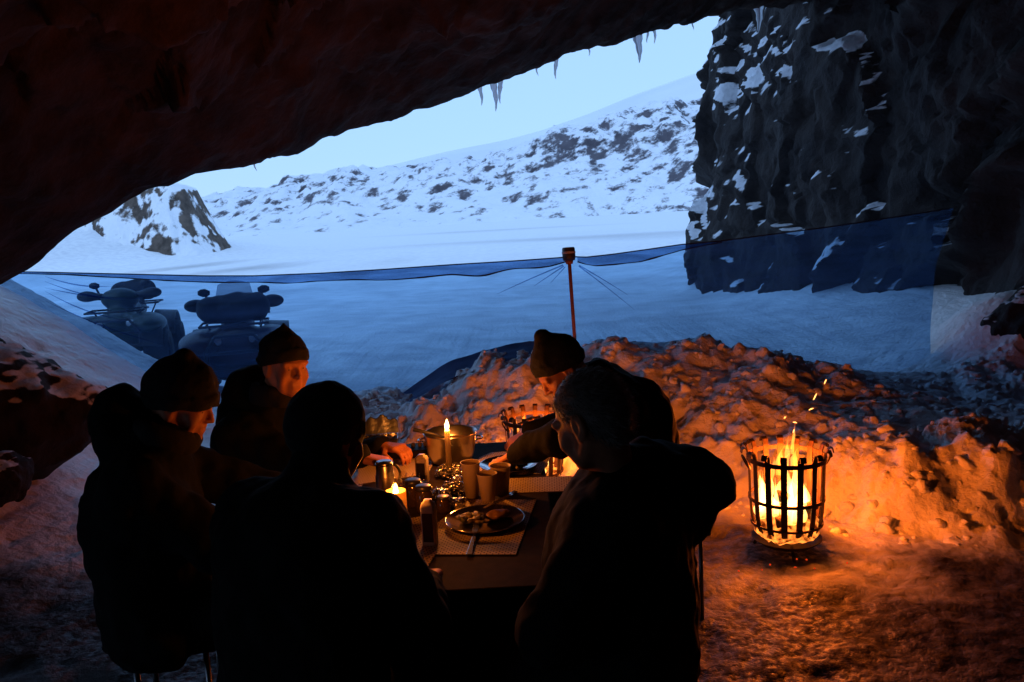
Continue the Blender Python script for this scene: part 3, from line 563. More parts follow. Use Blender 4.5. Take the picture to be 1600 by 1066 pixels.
def lump_vf(r, h):
    v, f = lathe_vf([(0, -.02), (r*.8, -.02), (r, .0), (r*.96, h*.35), (r*.7, h*.8), (r*.35, h), (0, h)], 40); k = .012*fbm(v[:, 0]*40, v[:, 1]*40, v[:, 2]*40, 3, 55); return v*(1+k[:, None]*4)+np.array([0, 0, 1])*k[:, None]*1.5, f
fire1 = empty('fire', B1+np.array([0, 0, .1]), 0, 'tall yellow fire filling the right iron basket', 'fire')
rng = np.random.RandomState(11)
for i in range(24):
    a, r = rng.rand()*6.28, .135*math.sqrt(rng.rand()); hgt = (.36-1.1*r)*(.6+.6*rng.rand())
    mk('flame', tongue((r*math.cos(a), r*math.sin(a)*1, .07+.05*rng.rand()), hgt*.92, .014+.016*rng.rand(), i+3, (rng.normal()*.02, rng.normal()*.02)), FL_CORE, fire1)
for i, (x, y, z, h, r) in enumerate([(-.035, .0, .30, .15, .016), (.03, -.02, .32, .12, .017), (.01, .03, .33, .16, .011), (.038, .02, .40, .16, .006), (-.02, -.03, .32, .10, .014), (.06, .01, .25, .13, .015), (-.07, .02, .27, .12, .012)]):
    mk('flame', tongue((x, y, z), h, r, i+40, (.02, 0)), FL_TIP, fire1)
mk('ember_bed', lump_vf(.160, .135), EMBER, fire1)
def lamp(name, loc, energy, col, rad, parent):
    l = bpy.data.lights.new(name, 'POINT'); l.energy = energy; l.color = col; l.shadow_soft_size = rad; o = bpy.data.objects.new(name, l); COL.objects.link(o); o.parent = parent; o.location = loc; return o
lamp('fire_light', (0, 0, .27), 110, FIRE, .10, fire1)
bk2 = basket(B2, .5, 'iron strap fire basket standing in the snow behind the table', sc=1.0)
bk2.location = (*B2[:2], .0)
z2 = float(ground_z(np.array([B2[0]]), np.array([B2[1]]))[0]); 
_top = Z(828, 637, 0); bz = 1.75-((W(828, 640, 5.25)[2]-1.75)*-1)-.53
bk2.location.z = z2-.02
firewood(bk2, [((-.1, .0, .10), (.1, .02, .13), .032, EMBER), ((.0, .1, .12), (.05, -.08, .22), .028, CHAR), ((-.17, -.02, .45), (.05, .02, .50), .016, CHAR)],
         ['glowing log in the basket behind the table', 'charred log upright in the basket behind the table', 'thin charred stick jutting left over the rim of the far basket'])
fire2 = empty('fire', Vector(bk2.location)+Vector((0, 0, .1)), 0, 'low orange fire inside the basket behind the table', 'fire')
for i in range(11):
    a, r = rng.rand()*6.28, .12*math.sqrt(rng.rand()); mk('flame', tongue((r*math.cos(a), r*math.sin(a), .02+.05*rng.rand()), .20*(.7+.6*rng.rand()), .024+.02*rng.rand(), i+60), FL_CORE, fire2)
for i in range(5): mk('flame', tongue((-.12+.06*i, .06*math.sin(i*2), .32), .10+.03*math.sin(i*3), .016, i+90), FL_TIP, fire2)
mk('ember_bed', lump_vf(.158, .075), EMBER, fire2)
lamp('fire_light', (0, 0, .26), 42, FIRE, .10, fire2)
SPARK = M_('spark', (.3, .1, .03), .6, emit=(1, .36, .08), estr=6)
for px, py, dx, dy, lab in ((1288, 600, 3, -7, 'highest glowing spark above the right fire'), (1271, 625, 5, -10, 'second highest spark above the right fire, a thin sliver'), (1264, 641, 7, -3, 'spark lying almost flat below the two highest sparks'), (1239, 660, 6, 1, 'spark just above the flame tip of the right basket'), (1225, 654, 3, -3, 'tiny spark up left of the flame tip'), (1239, 676, 2, -5, 'lowest tiny spark over the basket rim')):
    a = W(px, py, B1[1]); b = W(px+dx, py+dy, B1[1]+.01); c = (a+b)/2+np.array([.001, 0, .002]); o = mk('spark', tube_vf(np.array([a, c, b])-a, [.0012, .0026, .0010], 6), SPARK); o.location = a; tag(o, lab, 'spark', 'sparks rising from the right fire')
SPARKD = M_('dull_ember', (.03, .012, .01), .8, emit=(1, .07, .01), estr=.7)
for i in range(8):    # embers fallen on the ice under the basket
    a = rng.rand()*6.28; x, y = B1[0]+rng.normal()*.15, B1[1]-.10-.2*rng.rand(); z = float(ground_z(np.array([x]), np.array([y]))[0])
    o = mk('fallen_ember', (tube_vf(np.array([(0, 0, .004), (.012, .004, .010), (.02, .01, .005)])*(.3+.6*rng.rand()**2), [.002, .005, .003], 7)), SPARKD); o.location = (x, y, z); o.rotation_euler = (0, 0, a); tag(o, 'tiny red ember fallen on the ice under the right fire basket', 'ember', 'embers fallen under the right fire basket')

# ================================================================== TABLE
TZ = .72
CLOTH = M_('dark_tabletop', (.016, .010, .008), .85, col2=(.028, .018, .013), scale=30, bump=.0006, bscale=200)
CLOTH.node_tree.nodes['Principled BSDF'].inputs['Specular IOR Level'].default_value = .15
X0, X1, Y0, Y1 = -.64, .11, 2.24, 3.82
tb = empty('dining_table', ((X0+X1)/2, (Y0+Y1)/2, 0), 0, 'long dark table laid for a meal between the seated people', 'table')
cxy = np.array([(X0+X1)/2, (Y0+Y1)/2, 0])
mk('tabletop', box_vf((0, 0, TZ-.015), (X1-X0, Y1-Y0, .03)), CLOTH, tb, smooth=False, bevel=.006)
mk('apron', [box_vf((0, s*(Y1-Y0-.12)/2, TZ-.06), (X1-X0-.12, .02, .055)) for s in (-1, 1)]+[box_vf((s*(X1-X0-.12)/2, 0, TZ-.061), (.02, Y1-Y0-.16, .052)) for s in (-1, 1)], BLACKP, tb, smooth=False)
u_, v_ = np.meshgrid(np.linspace(-1, 1, 40), np.linspace(0, 1, 14), indexing='ij')
SHADE_SHEET = np.stack([u_*(X1-X0)/2*.995, -(Y1-Y0)/2-.004-.012*v_*(1+np.sin(u_*14)), TZ+.001-.5*v_], -1).reshape(-1, 3)
mk('shade_sheet', (SHADE_SHEET, grid_faces(40, 14)), CLOTH, tb)  # dark sheet added at the near end to stand for shade under the table
GREYM = M_('grey_metal', (.22, .22, .23), .35, metal=1)
for sx in (-1, 1):
    for sy in (-1, 1): mk('leg', tube_vf([(sx*.30, sy*.70, TZ-.05), (sx*.31, sy*.72, .0)], .014, 10), GREYM, tb)

def weave_mat():
    m = bpy.data.materials.new('woven_mat'); m.use_nodes = True; t = m.node_tree; N, L = t.nodes, t.links; p = N['Principled BSDF']; p.inputs['Roughness'].default_value = .7
    tc = N.new('ShaderNodeTexCoord'); b = N.new('ShaderNodeTexBrick'); b.inputs['Scale'].default_value = 1; b.inputs['Brick Width'].default_value = .019; b.inputs['Row Height'].default_value = .010; b.inputs['Mortar Size'].default_value = .002
    b.inputs['Color1'].default_value = (.74, .60, .40, 1); b.inputs['Color2'].default_value = (.64, .49, .31, 1); b.inputs['Mortar'].default_value = (.12, .07, .04, 1); L.new(tc.outputs['Object'], b.inputs[0]); L.new(b.outputs[0], p.inputs['Base Color'])
    bp = N.new('ShaderNodeBump'); bp.inputs['Distance'].default_value = .0015; bp.invert = True; L.new(b.outputs['Fac'], bp.inputs['Height']); L.new(bp.outputs[0], p.inputs['Normal']); return m
WEAVE = weave_mat()
def T(px, py, z=TZ): return Z(px, py, z)
def placemat(corners, label, dz):
    P = np.array([T(*c) for c in corners]); c = P.mean(0); c[2] = TZ; e = unit(P[1]-P[0]); rz = math.atan2(e[1], e[0]); Q = (P-c)@rot('Z', -math.degrees(rz)).T
    n = len(Q); top = np.c_[Q[:, :2], np.full(n, .0035+dz)]; bot = np.c_[Q[:, :2], np.full(n, .0005+dz)]
    me = bpy.data.meshes.new('placemat'); me.from_pydata(np.r_[top, bot].tolist(), [], [list(range(n))]+[list(range(2*n-1, n-1, -1))]+[[i, i+n, (i+1) % n+n, (i+1) % n] for i in range(n)]); me.update()
    bmm = bmesh.new(); bmm.from_mesh(me); bmesh.ops.recalc_face_normals(bmm, faces=bmm.faces); bmm.to_mesh(me); bmm.free()
    o = link('placemat', me, WEAVE); o.location = c; o.rotation_euler = (0, 0, rz); return tag(o, label, 'placemat', 'woven placemats on the table')
placemat([(676, 868), (806, 868), (838, 782), (730, 782), (650, 845)], 'woven placemat under the steel plate at the near end', 0)
placemat([(600, 925), (650, 917), (690, 852), (672, 805), (560, 830), (540, 900)], 'woven placemat at near left, mostly hidden by the dark capped person', .0006)
placemat([(790, 772), (900, 768), (895, 745), (790, 749)], 'narrow strip of woven placemat right of the paper cups', 0)
placemat([(752, 742), (845, 742), (862, 712), (838, 705), (768, 708), (749, 716), (745, 726)], 'rounded woven placemat under the far right plate', .0004)
placemat([(560, 758), (668, 742), (682, 716), (600, 719), (560, 724)], 'pale placemat behind the steel jug at the far left', 0)

STEEL = M_('steel', (.55, .55, .56), .16, metal=1, bump=.0003, bscale=20)
STEELB = M_('brushed_steel', (.5, .5, .51), .30, metal=1, bump=.0006, bscale=60)
FOOD = M_('cooked_greens', (.05, .06, .02), .5, col2=(.20, .13, .05), scale=40, bump=.004, bscale=60)
FISH = M_('grilled_meat', (.22, .10, .04), .4, col2=(.38, .22, .10), scale=25, bump=.003, bscale=50)
BREAD = M_('potato', (.55, .38, .14), .5, col2=(.42, .27, .08), scale=30, bump=.002, bscale=60)
FOIL = M_('foil', (.62, .62, .63), .22, metal=1, bump=.006, bscale=42, detail=3)
def lump(name, c, r, mat, parent, amp=.25, sc=1.5, seed=0, M=None):
    c = np.asarray(c, float); r = np.asarray(r, float); m = max(r)*1.5; F = Field(c-m, c+m, max(r)/15); F.ell(c, r, M, k=0); F.wobble(amp*min(r), sc/max(r), seed, 4); return link(name, F.mesh(name), mat, parent)
def plate(px, py, label, r=.135, dz=.004):
    c = T(px, py); o = empty('plate', c, 0, label, 'plate', 'steel plates')
    mk('dish', lathe_vf([(0, dz), (r*.70, dz), (r*.85, dz+.010), (r, dz+.016), (r+.003, dz+.018), (r, dz+.0125), (r*.85, dz-.002+.004), (r*.7, dz-.003), (0, dz-.003)], 64), STEEL, o); return o
p1 = plate(758, 818, 'steel plate with food and a knife at the near end of the table')
rng = np.random.RandomState(5)
f1_ = empty('meal', p1.location+Vector((0, 0, .006)), 0, 'greens and a piece of grilled meat on the near steel plate', 'food')
lump('grilled_meat', (.045, .03, .014), (.05, .026, .016), FISH, f1_, .25, 1.5, 4, rot('Z', 25))
for i in range(16):
    a, q = rng.rand()*6.28, rng.rand()**.5; lump('leaf', (-.045+.05*q*math.cos(a), .005+.042*q*math.sin(a), .010+.014*rng.rand()), (.020+.01*rng.rand(), .012, .007), FOOD, f1_, .5, 1.2, i, rot('Z', rng.rand()*360)@rot('X', rng.rand()*70-35))
def cutlery(name, a, b, label, kind):
    a = np.asarray(a, float); b = np.asarray(b, float); L = np.linalg.norm(b-a); o = empty(name, a, 0, label, name.replace('table_', '')); d = (b-a)/L; s = unit(np.cross(d, (0, 0, 1))); n = np.cross(s, d)
    def slab(t0, t1, w0, w1, th=.0022):
        q = []
        for t, w in ((t0, w0), (t1, w1)):
            for e, g in ((-1, -1), (1, -1), (1, 1), (-1, 1)): q.append(d*t*L+s*e*w+n*g*th)
        return np.array(q), np.array([[0, 1, 5, 4], [1, 2, 6, 5], [2, 3, 7, 6], [3, 0, 4, 7], [0, 3, 2, 1], [4, 5, 6, 7]])
    mk('handle', slab(.45, 1, .0042, .0095), STEEL, o, smooth=False, bevel=.001)
    if kind == 'knife': mk('blade', slab(0, .46, .004, .010, .001), STEEL, o, smooth=False)
    else:
        mk('neck', slab(.24, .46, .0105, .0042), STEEL, o, smooth=False)
        for e in (-1, -.33, .33, 1): v, f = slab(0, .25, .0012, .0016); mk('tine', (v+s*e*.0085, f), STEEL, o, smooth=False)
    return o
cutlery('table_fork', T(746, 826)+np.array([0, 0, .020]), T(733, 870)+np.array([0, 0, .006]), 'steel fork resting on the rim of the near plate', 'fork')
cutlery('table_knife', T(757, 811)+np.array([0, 0, .04]), T(800, 790)+np.array([0, 0, .042]), 'knife lying across the food on the near plate', 'knife')
cutlery('table_spoon_handle_knife', T(770, 790)+np.array([0, 0, .006]), T(806, 770)+np.array([0, 0, .006]), 'dark knife lying on the table right of the near paper cup', 'knife').name = 'table_knife'
p2 = plate(795, 732, 'steel plate of food in front of the leaning person', .12, .006)
f2_ = empty('meal', p2.location+Vector((0, 0, .008)), 0, 'yellow potatoes and greens on the plate of the leaning person', 'food')
for i, (x, y) in enumerate([(-.05, .02), (-.03, .05), (.0, .03), (-.06, -.01), (.03, .05)]): lump('potato_piece', (x, y, .014), (.026, .02, .015), BREAD, f2_, .25, 1.2, i+30, rot('Z', i*50))
for i in range(9): lump('leaf', (-.03+.1*rng.rand(), -.05+.06*rng.rand(), .012), (.022, .012, .008), FOOD, f2_, .5, 1.2, i+50, rot('Z', rng.rand()*360))
# pot with ladle
pc = T(706, 722); pot = empty('cooking_pot', pc, 0, 'shiny steel cooking pot at the far end of the table', 'pot')
pr_ = .112
mk('bowl', lathe_vf([(0, .0), (.07, .0), (.090, .012), (.103, .05), (pr_, .135), (pr_+.006, .138), (pr_+.002, .131), (.1, .05), (.086, .016), (.07, .006), (0, .006)], 56), STEELB, pot)
mk('stew', lathe_vf([(0, .092), (.1055, .092)], 40), M_('stew', (.22, .10, .03), .25, col2=(.36, .2, .07), scale=60, bump=.004, bscale=70), pot)
for s in (-1, 1): t = np.linspace(-1.3, 1.3, 12); mk('handle', tube_vf(np.stack([s*(pr_-.012+.04*np.cos(t)), .035*np.sin(t), np.full(12, .105)], 1), .004, 8), STEEL, pot)
ld = empty('ladle', pc+np.array([0, 0, .1]), 0, 'dark ladle leaning out of the cooking pot to the left', 'ladle')
mk('handle', tube_vf([(.0, 0, .0), (-.07, -.02, .035), (-.155, -.03, .062)], [.005, .006, .009], 8), BLACKP, ld); mk('scoop', lathe_vf([(0, -.03), (.025, -.022), (.036, 0), (.033, 0), (.022, -.018), (0, -.026)], 20), STEEL, ld)
# candle on its crumpled foil foot
cc = T(703, 745); WAX = M_('wax', (.75, .62, .42), .45)
WAX.node_tree.nodes['Principled BSDF'].inputs['Subsurface Weight'].default_value = .4; WAX.node_tree.nodes['Principled BSDF'].inputs['Subsurface Radius'].default_value = (.02, .01, .004)
hf = empty('foil_candle_holder', cc, 0, 'crumpled foil foot holding up the lit candle', 'candle holder')
lump('foil_mound', (0, 0, .022), (.055, .045, .028), FOIL, hf, .6, 2.6, 77); lump('foil_fold', (.035, -.02, .018), (.035, .025, .02), FOIL, hf, .6, 2.4, 79)
ftop = W(703, 672, cc[1]); ch = ftop[2]-TZ-.04
cn = empty('candle', cc+np.array([0, 0, .04]), 0, 'tall lit candle standing in foil at the middle of the table', 'candle')
mk('wax_stick', tube_vf([(0, 0, 0), (0, 0, ch*.5), (0, 0, ch-.004), (0, 0, ch)], [.0125, .0118, .0112, .009], 18), WAX, cn)
mk('wick', tube_vf([(0, 0, ch), (.001, 0, ch+.01)], .0012, 6), CHAR, cn)
FL_CAN = flame_mat('candle_flame', [(0.0, (1, .45, .10)), (.3, (1, .72, .3)), (.8, (1, .62, .2)), (1.0, (1, .4, .06))], 9)
t_ = np.linspace(0, 1, 14); mk('flame', tube_vf(np.stack([0*t_+.002*t_, 0*t_, ch+.005+.042*t_], 1), .0085*np.sin(np.clip(t_*.9+.1, 0, 1)**.6*math.pi)**.9+.0004, 14), FL_CAN, cn)
lamp('candle_light', (0, 0, ch+.024), 7, CANDLE, .012, cn)
# paper cups
CUP = M_('paper_cup', (.55, .42, .28), .6, col2=(.60, .46, .32), scale=30)
def cup(px, py, h, label, r=.037):
    c = T(px, py); o = empty('paper_cup', c, 0, label, 'paper cup', 'paper cups')
    mk('wall', lathe_vf([(r*.70, .004), (r*.68, 0), (r*.69, 0), (r, h-.003), (r+.0024, h-.001), (r+.002, h+.001), (r-.0012, h), (r*.68, .006)], 36), CUP, o); mk('base', lathe_vf([(0, .005), (r*.685, .005)], 24), CUP, o)
    mk('drink', lathe_vf([(0, h*.72), (r*.905, h*.72)], 24), M_('coffee', (.05, .025, .012), .1), o)
cup(763, 782, .105, 'nearest of the three paper cups, beside the plate'); cup(738, 776, .135, 'tall paper cup standing left of the other two cups', .036); cup(784, 772, .112, 'paper cup on the right, just behind the nearest cup', .039)
# bottles, flasks, jars
def bottle(px, py, h, w, dth, label, lab, fill):
    c = T(px, py); o = empty('spice_bottle', c, R(-12), label, 'bottle', 'square bottles')
    def sq(w, d, z): 
        t = np.arange(24)*2*math.pi/24; return np.stack([w*np.sign(np.cos(t))*np.abs(np.cos(t))**.35, d*np.sign(np.sin(t))*np.abs(np.sin(t))**.35, np.full(24, z)], 1)
    rings = [sq(.001, .001, 0), sq(w*.98, dth*.98, 0), sq(w, dth, .004), sq(w, dth, h*.84), sq(w*.85, dth*.85, h*.93), sq(w*.5, dth*.55, h*.96), sq(w*.5, dth*.55, h), sq(.001, .001, h)]
    idx = np.arange(8*24).reshape(8, 24); nx = np.roll(idx, -1, 1); mk('body', (np.concatenate(rings), np.stack([idx[:-1], nx[:-1], nx[1:], idx[1:]], -1).reshape(-1, 4)), fill, o)
    mk('label_sticker', box_vf((0.0, -dth-.0005, h*.42), (w*1.45, .0012, h*.62)), lab, o, smooth=False); return o
PLAST = M_('milky_plastic', (.70, .62, .50), .3, trans=.25, ior=1.45)
bottle(673, 852, .155, .024, .017, 'milky square bottle with a dark label on the near placemat', M_('brown_label', (.06, .02, .015), .5), PLAST)
b2_ = bottle(661, 753, .115, .025, .02, 'square glass jar with dark sauce on the left of the candle', M_('dark_label', (.02, .015, .012), .4), M_('clear_jar', (.7, .62, .55), .1, trans=.6))
def flask(px, py, prof, label, mat, handle=None):
    c = T(px, py); o = empty('vacuum_flask', c, 0, label, 'flask', None); mk('body', lathe_vf(prof, 40), mat, o); return o
fk = flask(604, 776, [(0, 0), (.036, 0), (.037, .01), (.037, .085), (.035, .09), (.033, .095), (.033, .135), (.030, .141), (0, .142)], 'steel lidded jug with a handle standing just behind the candle glass', STEELB)
t = np.linspace(-1.45, 1.45, 12); mk('handle', tube_vf(np.stack([.034+.026*np.cos(t), -.01+0*t, .088+.042*np.sin(t)], 1), .0055, 8), BLACKP, fk); mk('lid_rim', lathe_vf([(.033, .128), (.0355, .128), (.0355, .134), (.033, .134)], 36), STEEL, fk)
def thin_glass():
    m = bpy.data.materials.new('thin_glass'); m.use_nodes = True; t = m.node_tree; N, L = t.nodes, t.links; N.remove(N['Principled BSDF'])
    tr = N.new('ShaderNodeBsdfTransparent'); tr.inputs[0].default_value = (.93, .90, .86, 1); gl = N.new('ShaderNodeBsdfGlossy'); gl.inputs['Roughness'].default_value = .05; mx = N.new('ShaderNodeMixShader'); mx.inputs[0].default_value = .05; L.new(tr.outputs[0], mx.inputs[1]); L.new(gl.outputs[0], mx.inputs[2]); L.new(mx.outputs[0], N['Material Output'].inputs[0]); return m
lc = T(624, 850); lt = empty('candle_glass', lc, 0, 'thick candle glowing in a tall glass beside the person seen from behind', 'candle')
mk('glass', lathe_vf([(0, .002), (.041, .002), (.0425, .006), (.0425, .235), (.0415, .236), (.0405, .235), (.0405, .010), (0, .008)], 40), thin_glass(), lt)
GLOWWAX = bpy.data.materials.new('glowing_wax'); GLOWWAX.use_nodes = True; _t = GLOWWAX.node_tree; _t.nodes.remove(_t.nodes['Principled BSDF'])
_d = _t.nodes.new('ShaderNodeBsdfDiffuse'); _d.inputs[0].default_value = (.85, .62, .30, 1); _l = _t.nodes.new('ShaderNodeBsdfTranslucent'); _l.inputs[0].default_value = (.92, .66, .28, 1); _m = _t.nodes.new('ShaderNodeMixShader'); _m.inputs[0].default_value = .55
_t.links.new(_d.outputs[0], _m.inputs[1]); _t.links.new(_l.outputs[0], _m.inputs[2]); _t.links.new(_m.outputs[0], _t.nodes['Material Output'].inputs[0])
mk('wax', lathe_vf([(0, .012), (.033, .012), (.034, .02), (.034, .178), (.032, .182), (.028, .170), (.012, .163), (0, .162)], 40), GLOWWAX, lt)
mk('wick', tube_vf([(0, 0, .159), (.001, 0, .172)], .0012, 6), CHAR, lt)
mk('flame', tube_vf(np.stack([0*t_+.002*t_, 0*t_, .168+.04*t_], 1), .0082*np.sin(np.clip(t_*.9+.1, 0, 1)**.6*math.pi)**.9+.0004, 14), FL_CAN, lt)
lamp('candle_light', (0, 0, .208), 5.2, CANDLE, .012, lt)
GL = M_('dark_jar_glass', (.05, .03, .02), .08, trans=.3); LIDM = M_('jar_lid', (.02, .018, .018), .35)
def jar(px, py, r, h, label):
    c = T(px, py); o = empty('jar', c, 0, label, 'jar', 'dark jars'); mk('glass', lathe_vf([(0, 0), (r*.95, 0), (r, .006), (r, h*.7), (r*.85, h*.8), (r*.82, h*.84), (0, h*.84)], 28), GL, o); mk('lid', lathe_vf([(r*.86, h*.82), (r*.9, h*.83), (r*.9, h*.98), (r*.82, h), (0, h)], 28), LIDM, o)
jar(664, 800, .032, .10, 'dark jar with black lid behind the milky bottle'); jar(694, 800, .026, .06, 'small dark jar near the foil parcels'); jar(647, 790, .034, .10, 'dark jar closest to the tall candle glass')
def parcel(px, py, r, seed, label):
    c = T(px, py); o = lump('foil_parcel', (0, 0, r[2]*.85), r, FOIL, None, .55, 2.3, seed, rot('Z', seed*40)); o.location = c; tag(o, label, 'foil parcel', 'foil parcels on the table')
parcel(655, 778, (.055, .035, .032), 1, 'crumpled foil parcel behind the dark jars'); parcel(712, 772, (.04, .034, .034), 2, 'crumpled foil parcel left of the tall paper cup'); parcel(690, 783, (.05, .03, .025), 3, 'flat foil parcel between the other two parcels'); parcel(716, 792, (.03, .026, .02), 4, 'smallest foil parcel nearest the plate')
wr = empty('wire_rack', T(632, 760), 0, 'thin wire rack behind the foil parcels', 'rack')
for i in range(5): x = -.05+.028*i; mk('wire', tube_vf([(x, 0, 0), (x, .0, .045), (x+.004, .012, .05)], .0014, 6), STEEL, wr)
mk('rail', tube_vf([(-.055, 0, .022), (.07, 0, .022)], .0014, 6), STEEL, wr); mk('rail', tube_vf([(-.055, .002, .004), (.07, .002, .004)], .0014, 6), STEEL, wr)
# far left end: serving board, foil tray with its film lid
bd = empty('serving_board', T(612, 712), R(5), 'long dark serving board along the far left end of the table', 'board')
mk('board', box_vf((0, 0, .018), (.34, .13, .03)), M_('dark_board', (.02, .014, .012), .6, col2=(.04, .025, .02), scale=20), bd, smooth=False, bevel=.004)
for x in (.10, .13, .155): mk('knob', lathe_vf([(0, .034), (.009, .034), (.01, .045), (.006, .052), (0, .053)], 14, (x, .0, 0)), BREAD, bd)
ty = empty('foil_tray', T(596, 706)+np.array([0, .0, .034]), R(8), 'open foil food tray with a bowed lid on the serving board', 'tray')
mk('tray', [box_vf((0, 0, .004), (.14, .09, .004))]+[box_vf((0, s*.05, .02), (.15, .003, .034), rot('X', -s*14)) for s in (-1, 1)]+[box_vf((s*.075, 0, .02), (.003, .10, .033), rot('Y', s*14)) for s in (-1, 1)], FOIL, ty, smooth=False)
lump('roast', (0, 0, .02), (.055, .035, .018), FISH, ty, .3, 1.6, 8)
u, v = np.meshgrid(np.linspace(-1, 1, 16), np.linspace(0, 1, 10), indexing='ij'); lid = np.stack([.085*u, .05+.03*v, .04+.075*v-.035*u*u*v+.01*np.sin(u*9)*v], -1).reshape(-1, 3)
mk('lid', (lid, grid_faces(16, 10)), M_('foil_sheet', (.45, .5, .6), .35, metal=.9, bump=.003, bscale=50), ty)
mk('lid_rim', tube_vf(lid.reshape(16, 10, 3)[:, -1], .0025, 6), BLACKP, ty)

# ================================================================== PEOPLE
SKIN = M_('skin', (.46, .165, .085), .55, col2=(.56, .22, .12), scale=25, bump=.0012, bscale=120)
SKIN.node_tree.nodes['Principled BSDF'].inputs['Subsurface Weight'].default_value = .0; SKIN.node_tree.nodes['Principled BSDF'].inputs['Subsurface Radius'].default_value = (.012, .004, .002)
JACK = M_('black_jacket', (.004, .004, .0045), .9, col2=(.008, .008, .008), scale=12, bump=.004, bscale=24)
JACKG = M_('dark_green_jacket', (.006, .0065, .005), .9, col2=(.011, .011, .009), scale=14, bump=.004, bscale=24)
for m_ in (JACK, JACKG): m_.node_tree.nodes['Principled BSDF'].inputs['Specular IOR Level'].default_value = .2
KNIT = M_('black_knit', (.010, .010, .011), .95, col2=(.016, .016, .016), scale=60, bump=.003, bscale=160)
TROU = M_('dark_trousers', (.010, .011, .014), .85, col2=(.018, .018, .02), scale=18, bump=.003, bscale=30)
BOOT = M_('boot_rubber', (.012, .011, .010), .6)
HAIRM = M_('grey_hair', (.16, .145, .13), .5, col2=(.30, .27, .24), scale=40)
SCARF = M_('dark_scarf', (.014, .012, .012), .95, bump=.004, bscale=50)
BROW = M_('brow_hair', (.04, .025, .018), .8); EYE = M_('eye', (.10, .07, .06), .15)
def ik(a, b, l1, l2, hint):
    a = np.asarray(a, float); b = np.asarray(b, float); d = np.linalg.norm(b-a); u = (b-a)/d
    if d > (l1+l2)*.985: d = (l1+l2)*.985; b = a+u*d
    x = (l1*l1-l2*l2+d*d)/(2*d); h = math.sqrt(max(l1*l1-x*x, 1e-6)); n = np.asarray(hint, float); n = n-u*(n@u); n = n/np.linalg.norm(n); return a+u*x+n*h, b
def head_axes(yawdir, pitch, rollv=0):
    f = unit([yawdir[0], yawdir[1], 0]); l = np.cross((0, 0, 1), f); u = np.array([0, 0, 1.0]); p = R(pitch); f2 = f*math.cos(p)-u*math.sin(p); u2 = u*math.cos(p)+f*math.sin(p)
    r = R(rollv); return np.stack([f2, l*math.cos(r)+u2*math.sin(r), u2*math.cos(r)-l*math.sin(r)], 1)
def sculpt_head(F, c, A, k=1.0, open_beard=False):
    P = lambda f, l, u: c+A@np.array([f, l, u])*k
    F.ell(P(-.014, 0, .032), np.array([.100, .077, .092])*k, A, k=.01)
    F.ell(P(.032, 0, -.025), np.array([.062, .061, .088])*k, A, k=.03)
    for s in (-1, 1):
        F.cone(P(-.005, .058*s, -.045), P(.05, .036*s, -.098), .019*k, .019*k, k=.03)
        F.ell(P(.064, .045*s, -.024), np.array([.024, .022, .02])*k, A, k=.022)
        F.cone(P(.080, .050*s, .020), P(.089, .012*s, .018), .0115*k, .0115*k, k=.014)
    F.ell(P(.074, 0, -.104), np.array([.021, .026, .019])*k, A, k=.022); F.ell(P(.070, 0, -.067), np.array([.024, .032, .026])*k, A, k=.018)
    for s in (-1, 1): F.ell(P(.104, .034*s, .0), np.array([.021, .020, .0125])*k, A, k=.010, sub=True); F.cone(P(.100, .020*s, -.038), P(.090, .040*s, -.070), .0035*k, .003*k, k=.010, sub=True)
    for s in (-1, 1): F.ell(P(.0755, .033*s, -.001), np.array([.0122, .0135, .0120])*k, A, k=.003); F.cone(P(.0815, .048*s, .0045), P(.0885, .034*s, .0075), .0040*k, .0042*k, k=.004); F.cone(P(.0885, .034*s, .0075), P(.087, .020*s, .004), .0042*k, .0040*k, k=.004); F.cone(P(.082, .046*s, -.008), P(.086, .022*s, -.0095), .0040*k, .0040*k, k=.006); F.cone(P(.074, .058*s, -.045), P(.060, .050*s, -.080), .010*k, .010*k, k=.02)
    F.cone(P(.091, 0, .014), P(.106, 0, -.014), .0065*k, .0072*k, k=.010); F.cone(P(.106, 0, -.014), P(.113, 0, -.031), .0072*k, .0090*k, k=.006); F.cone(P(.111, 0, -.033), P(.098, 0, -.042), .0075*k, .006*k, k=.006)
    for s in (-1, 1): F.ell(P(.100, .0125*s, -.034), np.array([.010, .0062, .007])*k, A, k=.006)
    F.cone(P(.080, .025, -.066), P(.080, -.025, -.066), .0030*k, .0030*k, k=.004); F.cone(P(.089, .014, -.061), P(.089, -.014, -.061), .0066*k, .0066*k, k=.010); F.cone(P(.087, .013, -.0745), P(.087, -.013, -.0745), .0075*k, .0075*k, k=.010)
    F.cone(P(.101, .024, -.0675), P(.101, -.024, -.0675), .0068*k, .0068*k, k=.004, sub=True)
    for s in (-1, 1):
        F.ell(P(-.008, .080*s, -.008), np.array([.022, .010, .034])*k, A, k=.012); F.ell(P(-.002, .091*s, -.004), np.array([.012, .008, .020])*k, A, k=.005, sub=True); F.ell(P(.0, .080*s, -.036), np.array([.011, .008, .010])*k, A, k=.006)
